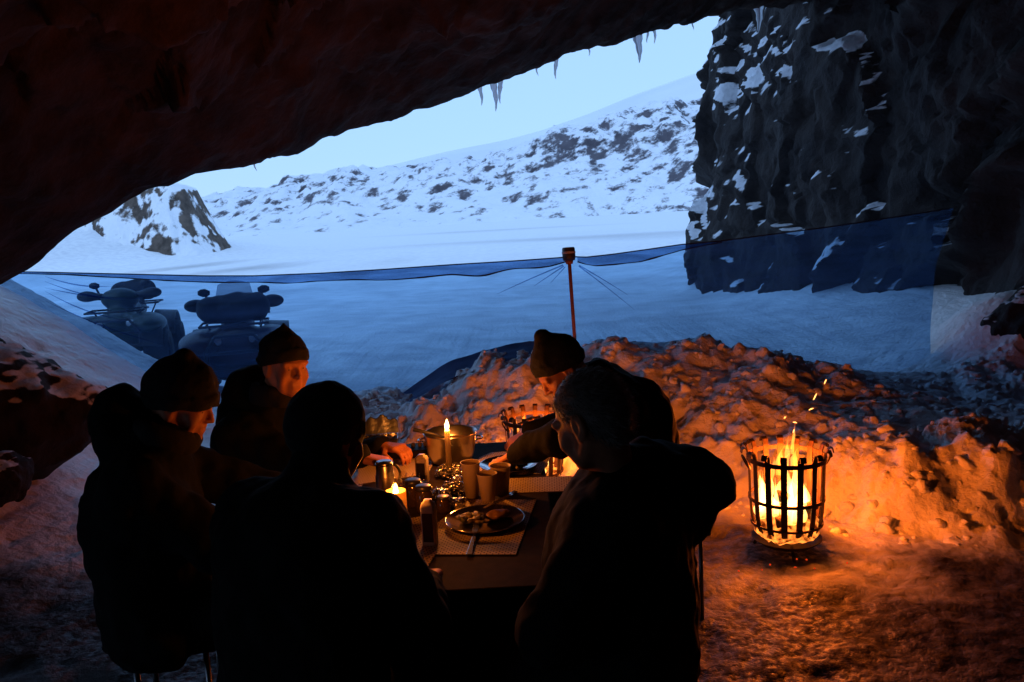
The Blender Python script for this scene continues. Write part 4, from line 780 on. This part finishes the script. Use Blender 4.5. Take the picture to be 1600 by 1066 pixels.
def sculpt_hand(F, w, d, n, s, curl):
    # w wrist, d direction of the fingers, n back of the hand, s towards the thumb
    d = unit(d); n = unit(n-d*(n@d)); s = unit(s-d*(s@d)-n*(s@n))
    for q in np.linspace(-.031, .031, 5): F.cone(w+s*q*.55, w+d*.088+s*q, .0155, .0135, k=.012)
    for i, (q, L) in enumerate(((.031, .92), (.0105, 1.0), (-.0105, .94), (-.030, .76))):
        p = w+d*.090+s*q; a = 0
        for j, (l, r0, r1) in enumerate(((.043, .0098, .0090), (.027, .0090, .0083), (.021, .0083, .0068))):
            a += R(curl*(.7, 1.0, .75)[j]); v = d*math.cos(a)-n*math.sin(a)+s*q*.8*(j == 0); p2 = p+v*l*L; F.cone(p, p2, r0, r1, k=.004); p = p2
    p = w+d*.028+s*.026-n*.004; 
    for v, l, r0, r1 in ((d*.55+s*.75-n*.25, .040, .0145, .0115), (d*.85+s*.35-n*.35, .031, .0112, .010), (d*.9+s*.0-n*.4, .025, .010, .0078)): p2 = p+unit(v)*l; F.cone(p, p2, r0, r1, k=.006); p = p2
def person(label, head, face, pitch, neck, chest, pelvis, facing, hands, feet=None, shw=.185, hood=None, jmat=None, hat=None, hair=False, curl=(45, 45), bulk=1.0, roll=0, hints=None, collar=True, scarf=False, shoulders=None):
    jmat = jmat or JACK; head, neck, chest, pelvis = [np.asarray(q, float) for q in (head, neck, chest, pelvis)]
    f = unit([facing[0], facing[1], 0]); l = np.cross((0, 0, 1), f); A = head_axes(face, pitch, roll); up = unit(neck-chest)
    sh = shoulders or {1: neck+l*shw-up*.075, -1: neck-l*shw-up*.075}; sh = {k: np.asarray(v, float) for k, v in sh.items()}
    el, ha, kn, an = {}, {}, {}, {}
    for s in (1, -1):
        h = (hints or {}).get(s, l*s*.7-np.array([0, 0, 1.0])-f*.2); el[s], ha[s] = ik(sh[s], hands[s], .29, .26, h)
        hip = pelvis+l*s*.095; ft = (feet or {}).get(s); ft = np.array([*(pelvis+f*.42+l*s*.13)[:2], .09]) if ft is None else np.asarray(ft, float); kn[s], an[s] = ik(hip, ft, .43, .42, f*1+np.array([0, 0, 1.0]))
    pts = np.array([head+.16, head-.16, pelvis-.2, pelvis+.2]+[v for dd in (sh, el, ha, kn, an) for v in dd.values()]); lo, hi = pts.min(0)-.16, pts.max(0)+.16; lo[2] = max(lo[2], -.05)
    # -- the body, one surface
    F = Field(lo, hi, .005); sculpt_head(F, head, A); F.cone(head+A@np.array([-.025, 0, -.05]), neck, .056, .062, k=.03); F.cone(neck-up*.03, chest, .05, .10, k=.02)
    for s in (1, -1):
        F.cone(chest+l*s*.06, pelvis+l*s*.06, .115, .11, k=.06); F.cone(neck, sh[s], .05, .055, k=.05); F.cone(sh[s], el[s], .05, .04, k=.04); F.cone(el[s], ha[s], .040, .027, k=.02)
        F.cone(pelvis+l*s*.095, kn[s], .085, .06, k=.05); F.cone(kn[s], an[s], .055, .04, k=.03); F.cone(an[s], an[s]+f*.14-np.array([0, 0, .045]), .036, .03, k=.03)
        d = unit(ha[s]-el[s]); dd = unit(d+f*.25-np.array([0, 0, .25])); sculpt_hand(F, ha[s], dd, np.array([0, 0, 1.0]), -l*s, curl[0 if s > 0 else 1])
    base = np.array([pelvis[0], pelvis[1], 0]); root = link('person', F.mesh('person'), SKIN); tag(root, label, 'person', 'people eating at the table')
    root.data.transform(Matrix.Translation(-Vector(base))); root.location = base
    def sub(name, fld, mat, par=root): o = link(name, fld.mesh(name), mat, par); o.data.transform(Matrix.Translation(-Vector(base))); return o
    # -- jacket
    J = Field(lo-.1, hi+.1, .0115); b = bulk; J.ell(chest-up*.02, np.array([.155, .20, .20])*b, np.stack([f, l, np.array([0, 0, 1.0])], 1), k=.06)
    for s in (1, -1):
        J.cone(chest+l*s*.07, pelvis+l*s*.075-np.array([0, 0, .03]), .145*b, .150*b, k=.07); J.cone(neck-up*.045, sh[s], .085*b, .088*b, k=.06); J.cone(sh[s], el[s], .084*b, .070*b, k=.05); J.cone(el[s], ha[s]-unit(ha[s]-el[s])*.015, .070*b, .046*b, k=.03)
    if collar:
        J.cone(neck-up*.02, neck+unit(head-neck)*.075-A[:, 0]*.012, .092, .080, k=.03)
    else: J.cone(neck-up*.02, neck+unit(head-neck)*.03-A[:, 0]*.015, .08, .07, k=.03)
    for hc, hr, hm in (hood or []): J.ell(hc, hr, hm, k=.045)
    J.ell(head+A@np.array([.012, 0, .0]), (.108, .079, .112), A, k=.006, sub=True)
    J.wobble(.007, 22, 13, 2); J.wobble(.012, 9, int(abs(head[0])*1000) % 97, 3); sub('jacket', J, jmat)
    # -- trousers and boots
    Tt = Field(lo-.05, hi+.05, .014)
    for s in (1, -1): Tt.cone(pelvis+l*s*.095, kn[s], .105, .082, k=.05); Tt.cone(kn[s], an[s]+np.array([0, 0, .06]), .082, .066, k=.04)
    Tt.ell(pelvis, (.17, .17, .12), None, k=.06); Tt.wobble(.008, 10, 5, 3); sub('trousers', Tt, TROU)
    for s in (1, -1):
        Bt = Field(an[s]-.3, an[s]+.3, .011); Bt.cone(an[s]+np.array([0, 0, .12]), an[s]-np.array([0, 0, .03]), .068, .062, k=.03); Bt.cone(an[s]-np.array([0, 0, .04]), an[s]+f*.17-np.array([0, 0, .052]), .052, .040, k=.04); sub('boot', Bt, BOOT)
    for s in (1, -1):
        bw = head+A@np.array([.0905, .040*s, .0215]); bi = head+A@np.array([.0965, .017*s, .0165]); o = mk('eyebrow', tube_vf(np.array([head+A@np.array([.079, .054*s, .0165]), bw, bi])-base, [.0012, .0028, .0024], 7), BROW, root)
        ec = head+A@np.array([.0808, .0335*s, -.0015]); vv_, ff_ = lathe_vf([(0, -1), (.5, -.85), (.87, -.5), (1, 0), (.87, .5), (.5, .85), (0, 1)], 14); mk('eye', (vv_*.0085+ec-base, ff_), EYE, root)
    if hat:
        H = Field(head-.2, head+.24, .006); ks = hat.get('size', 1.0); tilt = hat.get('tilt', .16); c = head+A@np.array([-.012, 0, .036])
        nrm = np.array([tilt, 0, -1.0]); nrm /= np.linalg.norm(nrm); low = hat.get('low', -.004)
        H.ell(c, np.array([.117, .094, .112])*ks, A, k=0, clip=[(nrm, low)]); H.ell(c, np.array([.1225, .0995, .110])*ks, A, k=.006, clip=[(nrm, low+.004), (-nrm, .040-low)])
        for q, r in hat.get('peak', []): H.cone(c+A@np.array(q[0]), c+A@np.array(q[1]), r[0], r[1], k=.03)
        H.ell(head+A@np.array([.04, 0, -.075]), (.085, .085, .08), A, k=0, sub=True) if hat.get('face', False) else None
        H.wobble(.0045, 26, 3, 3); sub('beanie', H, KNIT)
    if scarf:
        S_ = Field(head-.3, head+.2, .009); c = neck+(head-neck)*.42
        for a in np.linspace(0, 2*math.pi, 18)[:-1]:
            p = c+A[:, 0]*.082*math.cos(a)+A[:, 1]*.082*math.sin(a)-np.array([0, 0, .014]); S_.cone(p, p+np.array([0, 0, .03]), .03, .028, k=.02)
        S_.ell(head+A@np.array([.03, 0, -.03]), (.072, .07, .09), A, k=.004, sub=True); S_.wobble(.006, 18, 9, 3); sub('scarf', S_, SCARF)
    if hair:
        H = Field(head-.2, head+.2, .006); c = head+A@np.array([-.016, 0, .036]); n1 = unit([.75, 0, -.66]); H.ell(c, (.105, .083, .098), A, k=0, clip=[(n1, .045)]); H.ell(head+A@np.array([-.06, 0, -.02]), (.055, .066, .07), A, k=.03)
        for s in (1, -1): H.ell(head+A@np.array([-.008, .084*s, -.012]), (.03, .02, .04), A, k=.01, sub=True)
        H.wobble(.0015, 30, 4, 2); ho = sub('hair', H, HAIRM)
        co = np.zeros(len(ho.data.vertices)*3); ho.data.vertices.foreach_get('co', co); co = co.reshape(-1, 3); no = np.zeros(len(ho.data.polygons)*3); ho.data.polygons.foreach_get('normal', no); no = no.reshape(-1, 3); ce = np.zeros(len(ho.data.polygons)*3); ho.data.polygons.foreach_get('center', ce); ce = ce.reshape(-1, 3)
        rng = np.random.RandomState(2); pick = rng.randint(0, len(ce), 9000); out = unit(no[pick].T.T) if False else no[pick]; g = -A[:, 0]*.6-A[:, 2]*.35; V = []
        dirs = out*.6+g*1.2+rng.normal(size=out.shape)*.25; dirs /= np.linalg.norm(dirs, axis=1)[:, None]; L = .010+.012*rng.rand(len(pick)); sd = np.cross(dirs, rng.normal(size=out.shape)); sd /= np.linalg.norm(sd, axis=1)[:, None]
        p0 = ce[pick]; w = .0006; V = np.stack([p0-sd*w, p0+sd*w, p0+dirs*L[:, None]*.6+sd*w*.8, p0+dirs*L[:, None]*.6-sd*w*.8, p0+(dirs+g*.25)*L[:, None]+sd*w*.1, p0+(dirs+g*.25)*L[:, None]-sd*w*.1], 1).reshape(-1, 3)
        q = np.arange(len(pick))[:, None]*6; link('strand', np_mesh('strand', V, np.concatenate([q+[0, 1, 2, 3], q+[3, 2, 4, 5]])), HAIRM, ho)['kind'] = 'stuff'
    return root
def stool(loc, facing, label, back=.78):
    o = empty('folding_stool', (loc[0], loc[1], 0), math.atan2(facing[1], facing[0]), label, 'stool', 'folding stools around the table')
    mk('seat', box_vf((0, 0, .40), (.30, .30, .025)), BLACKP, o, smooth=False, bevel=.01)
    for sx in (-1, 1):
        for sy in (-1, 1): mk('leg', tube_vf([(sx*.11, sy*.12, .39), (sx*.11, sy*.12, 0)], .010, 8), GREYM, o)
    for sx in (-1, 1): mk('crossbar', tube_vf([(sx*.11, -.12, .14), (sx*.11, .12, .14)], .007, 8), GREYM, o)
    return o
def flatm(f): f = unit([f[0], f[1], 0]); return np.stack([f, np.cross((0, 0, 1), f), (0, 0, 1.0)], 1)

# far left: beanie with a peak, face towards the candle
fB = (.86, -.5); hB = W(444, 570, 3.42)
person('person in pointed black beanie with fire-lit face at the far left of the table', hB, (.74, -.68), 6, W(424, 645, 3.46), W(420, 700, 3.50), np.array([W(410, 760, 3.5)[0], 3.52, .54]), fB, {1: W(600, 698, 3.6), -1: W(568, 716, 3.22)},
       hood=[(W(392, 608, 3.55), (.11, .12, .10), None), (W(378, 655, 3.5), (.11, .13, .13), None), (W(488, 626, 3.56), (.075, .08, .06), None)], jmat=JACKG, hat={'low': .030, 'tilt': .34, 'peak': [(((0, 0, .08), (.005, .0, .138)), (.035, .007))]}, curl=(40, 80), hints={-1: np.array([-.4, -.4, -1])}, roll=-3, scarf=True)
stool((W(410, 760, 3.5)[0]-.02, 3.52), fB, 'folding stool under the person in the pointed beanie')
# left: beanie, hood down, head bowed
fA = (1, .22); hA = W(284, 628, 2.72)
person('person in round black beanie with hood down, seated at the far left of the picture', hA, (1, -.06), 20, W(243, 708, 2.68), W(225, 790, 2.66), np.array([W(240, 880, 2.66)[0], 2.66, .54]), fA, {1: np.array([-.72, 2.98, .77]), -1: np.array([-.74, 2.62, .70])},
       hood=[(W(190, 646, 2.72), (.095, .125, .095), None), (W(205, 690, 2.72), (.11, .13, .08), None)], hat={'low': .046, 'tilt': .26, 'size': 1.06, 'peak': [(((-.01, 0, .08), (-.015, 0, .118)), (.05, .03))]}, scarf=True, bulk=1.12)
stool((W(240, 880, 2.66)[0]+.03, 2.70), fA, 'folding stool under the person at the far left of the picture')
# near left: seen from behind, dark cap
fC = (.42, .9); hC = W(511, 682, 2.24)
person('person in tight black beanie seen from behind at the near left of the table', hC, (.62, .78), 16, W(494, 772, 2.15), W(474, 872, 2.06), np.array([W(470, 1000, 1.98)[0], 1.95, .54]), fC, {1: np.array([-.56, 2.36, .765]), -1: W(664, 908, 2.28)},
       hat={'low': .098, 'tilt': .0, 'size': 1.04}, bulk=1.07, shw=.185, hints={-1: np.array([.5, -.3, -1]), 1: np.array([-1, -.2, -.8])}, feet={1: (-.45, 2.35, .09), -1: (-.22, 2.3, .09)})
stool((W(470, 1000, 1.98)[0]-.02, 1.90), fC, 'folding stool under the person seen from behind')
# far right: leaning over the plate
fD = (-1, -.15); hD = W(877, 576, 3.36)
person('person in black beanie leaning far over the table and reaching to a plate', hD, (-1, -.22), 40, W(936, 612, 3.42), W(985, 662, 3.46), np.array([.62, 3.48, .54]), fD, {1: W(806, 708, 3.34), -1: np.array([.06, 3.72, .78])},
       hood=[(W(1000, 618, 3.5), (.09, .12, .075), rot('Y', 30)), (W(1020, 640, 3.45), (.075, .11, .055), rot('Y', 35)), (W(935, 575, 3.45), (.05, .08, .05), None), (W(968, 597, 3.47), (.13, .11, .055), rot('Y', 32)), (W(1005, 625, 3.47), (.10, .12, .07), rot('Y', 35))], hat={'low': .026, 'tilt': .42, 'size': .98, 'peak': [(((-.01, 0, .09), (-.02, 0, .122)), (.045, .03))]}, curl=(40, 40), hints={1: np.array([.1, -.7, .25]), -1: np.array([0, .6, -.3])})
stool((.63, 3.48), fD, 'folding stool under the leaning person')
# near right: bare grey head
fE = (-1, .28); hE = W(922, 655, 2.22)
person('bareheaded person with short grey hair and hooded black coat at the near right', hE, (-.82, .58), 24, W(966, 756, 2.26), W(968, 846, 2.26), np.array([W(985, 990, 2.24)[0], 2.24, .54]), fE, {1: np.array([.06, 2.20, .66]), -1: np.array([.13, 2.42, .66])},
       hood=[(W(1085, 752, 2.36), (.125, .13, .095), rot('Y', 22)), (W(1060, 790, 2.34), (.12, .12, .085), rot('Y', 35)), (W(1030, 735, 2.34), (.11, .12, .08), rot('Y', 25))], hair=True, bulk=1.27, collar=False, hints={1: np.array([-.5, -.6, -.6]), -1: np.array([0, .8, -.5])}, feet={1: (-.05, 2.15, .09), -1: (-.05, 2.4, .09)})
stool((.215, 2.22), fE, 'folding stool under the bareheaded person at the near right')

# ================================================================== QUAD BIKES BEHIND THE NET
PL = M_('black_quad_plastic', (.018, .018, .022), .45); RUB = M_('tyre_rubber', (.014, .014, .015), .85, bump=.006, bscale=40); DG = M_('dark_red_plastic', (.05, .012, .012), .4); GRN = M_('dark_green_plastic', (.015, .03, .018), .4)
LENS = M_('lamp_lens', (.5, .5, .52), .1, metal=.3); RIMM = M_('dark_rim', (.10, .10, .11), .4, metal=.8)
SHIELD = net_mat('smoked_windscreen', (.5, .55, .62), (.05, .06, .08), .25); BAGM = M_('bag_canvas', (.02, .018, .02), .85, bump=.006, bscale=20)
def quad(loc, rz, label, paint, screen, sc=1.0):
    q = empty('quad_bike', loc, rz, label, 'quad bike', 'quad bikes parked behind the net'); q.scale = (sc,)*3
    F = Field((-.75, -1.15, .2), (.75, 1.15, 1.25), .022)
    F.ell((0, -.62, .74), (.26, .36, .17), None, k=.06); F.cone((0, -.35, .86), (0, .1, .88), .17, .15, k=.08); F.cone((0, .1, .80), (0, .65, .82), .17, .16, k=.08); F.cone((0, -.7, .45), (0, .7, .45), .17, .17, k=.06); F.ell((0, -.30, 1.0), (.17, .14, .15), None, k=.06); F.ell((.36, -.66, .70), (.25, .36, .15), None, k=.05); F.ell((-.36, -.66, .70), (.25, .36, .15), None, k=.05); F.ell((0, -.36, 1.04), (.25, .13, .15), None, k=.06); F.ell((0, -.74, .50), (.40, .18, .24), None, k=.06); F.wobble(.006, 6, 3)
    link('bodywork', F.mesh('bodywork'), paint, q)
    for sx in (-1, 1):
        for sy, nm in ((-1, 'front_mudguard'), (1, 'rear_mudguard')):
            t = np.linspace(R(20), R(165), 14); o_ = []
            for a in t: o_.append([(sx*(.28+w*.30), sy*.62-math.cos(a)*.40*sy*-1*-1, .33+math.sin(a)*.43-.03*w) for w in np.linspace(0, 1, 4)])
            v = np.array(o_).reshape(-1, 3); f = grid_faces(14, 4); o = mk(nm, (v, f), PL, q); m = o.modifiers.new('thick', 'SOLIDIFY'); m.thickness = .025
            w = empty('wheel', (sx*.47, sy*.63, .30)); w.parent = q
            pr = [(.16, -.12), (.2, -.15), (.27, -.16), (.295, -.12), (.305, 0), (.295, .12), (.27, .16), (.2, .15), (.16, .12)]
            tv, tf = lathe_vf(pr, 40); tv = tv[:, [2, 1, 0]]; lug = 1+.03*(np.sin(np.arctan2(tv[:, 2], tv[:, 1])*18) > 0)*(np.hypot(tv[:, 1], tv[:, 2]) > .28); tv[:, 1:] *= lug[:, None]; mk('tyre', (tv, tf), RUB, w, smooth=False)
            rv_, rf_ = lathe_vf([(0, -.03), (.05, -.05), (.15, -.04), (.165, -.09), (.165, .09), (.15, .04), (.05, .05), (0, .03)], 24); mk('rim', (rv_[:, [2, 1, 0]], rf_), RIMM, w)
        mk('headlight', [(lambda vf: (vf[0]*np.array([.075, .04, .05])+np.array([sx*.20, -.90, .74]), vf[1]))(lathe_vf([(0, -1), (.5, -.85), (.85, -.5), (1, 0), (.85, .5), (.5, .85), (0, 1)], 18))], LENS, q)
        G = Field((sx*.42-.3, -.55, .95), (sx*.42+.25, -.1, 1.3), .014); G.ell((sx*.42, -.36, 1.10), (.13, .05, .075), None, k=.02); G.cone((sx*.42, -.35, 1.1), (sx*.24, -.33, 1.08), .045, .05, k=.04); link('handguard', G.mesh('handguard'), PL, q)
        mk('grip', tube_vf([(sx*.32, -.25, 1.10), (sx*.46, -.22, 1.10)], .018, 10), RUB, q)
        mr = mk('mirror', [(lambda vf: (vf[0]@rot('Y', sx*25).T*np.array([.075, .03, .048])+np.array([sx*.33, -.26, 1.235]), vf[1]))(lathe_vf([(0, -1), (.6, -.8), (1, 0), (.6, .8), (0, 1)], 16))], PL, q); mk('stalk', tube_vf([(sx*.28, -.24, 1.1), (sx*.32, -.25, 1.22)], .016, 6), PL, mr)
        mk('footboard', box_vf((sx*.36, 0, .33), (.24, .55, .04)), PL, q, smooth=False, bevel=.01); mk('suspension_arm', tube_vf([(sx*.12, -.62, .42), (sx*.4, -.63, .30)], .025, 8), PL, q)
    mk('handlebar', tube_vf([(-.45, -.22, 1.10), (-.15, -.27, 1.08), (0, -.28, 1.06), (.15, -.27, 1.08), (.45, -.22, 1.10)], .015, 10), PL, q)
    mk('bumper', [tube_vf([(-.30, -.98, .45), (-.32, -1.02, .62), (-.2, -1.0, .80), (.2, -1.0, .80), (.32, -1.02, .62), (.30, -.98, .45), (-.30, -.98, .45)], .02, 8), tube_vf([(-.32, -1.02, .62), (.32, -1.02, .62)], .018, 8)], PL, q)
    for nm, yc in (('front_rack', -.62), ('rear_rack', .68)):
        mk(nm, [tube_vf([(-.36, yc-.24, .90), (.36, yc-.24, .90), (.36, yc+.22, .90), (-.36, yc+.22, .90), (-.36, yc-.24, .90)], .014, 8)]+[tube_vf([(x, yc-.24, .90), (x, yc+.22, .90)], .010, 6) for x in (-.3, -.1, .1, .3)]+[tube_vf([(x, yc, .90), (x*.7, yc, .72)], .012, 6) for x in (-.3, .3)], PL, q)
    S = Field((-.3, -.1, .75), (.3, .9, 1.1), .02); S.cone((0, .08, .93), (0, .6, .92), .13, .15, k=.05); S.wobble(.005, 8, 2); link('seat', S.mesh('seat'), RUB, q)
    mk('skid_plate', box_vf((0, -.86, .42), (.44, .06, .2), rot('X', 20)), PL, q, smooth=False, bevel=.02)
    if screen:
        u, v = np.meshgrid(np.linspace(-1, 1, 18), np.linspace(0, 1, 12), indexing='ij'); sv = np.stack([u*(.25-.07*v), -.46+.14*u*u+.14*v, 1.0+.36*v-.05*u*u*v], -1).reshape(-1, 3); mk('windscreen', (sv, grid_faces(18, 12)), SHIELD, q)
    return q
def bag(loc, rz, r, label):
    F = Field(-np.array([.6, .4, .3]), np.array([.6, .4, .35]), .018); F.cone((-r, 0, 0), (r, 0, 0), .15, .15, k=.05); F.ell((0, 0, -.02), (r+.1, .2, .12), None, k=.06); F.wobble(.02, 7, 4); o = link('cargo_bag', F.mesh('cargo_bag'), BAGM); o.location = loc; o.rotation_euler = (0, 0, rz); tag(o, label, 'bag', 'bags strapped on the quad bikes')
g = lambda x, y: float(ground_z(np.array([x]), np.array([y]))[0])
qa = W(200, 500, 12.4); rza = R(14); quad((qa[0], qa[1], g(qa[0], qa[1])-.03), rza, 'quad bike at the far left behind the net, its front wheel showing', GRN, False, 1.04)
qb = W(372, 500, 9.7); zb = g(qb[0], qb[1])-.03; rzb = R(15); quad((qb[0], qb[1], zb), rzb, 'larger quad bike with windscreen behind the net, above the pointed beanie', DG, True, .98)
bag(np.array([qb[0], qb[1], zb])+rot('Z', 15)@np.array([0, -.58, .93])*.98+np.array([0, 0, .14]), rzb, .24, 'rolled bag on the front rack of the larger quad bike')
bag(np.array([qa[0], qa[1], g(qa[0], qa[1])])+rot('Z', 14)@np.array([0, .7, .93])*1.04+np.array([0, 0, .14]), rza, .18, 'bag on the rear rack of the far left quad bike')
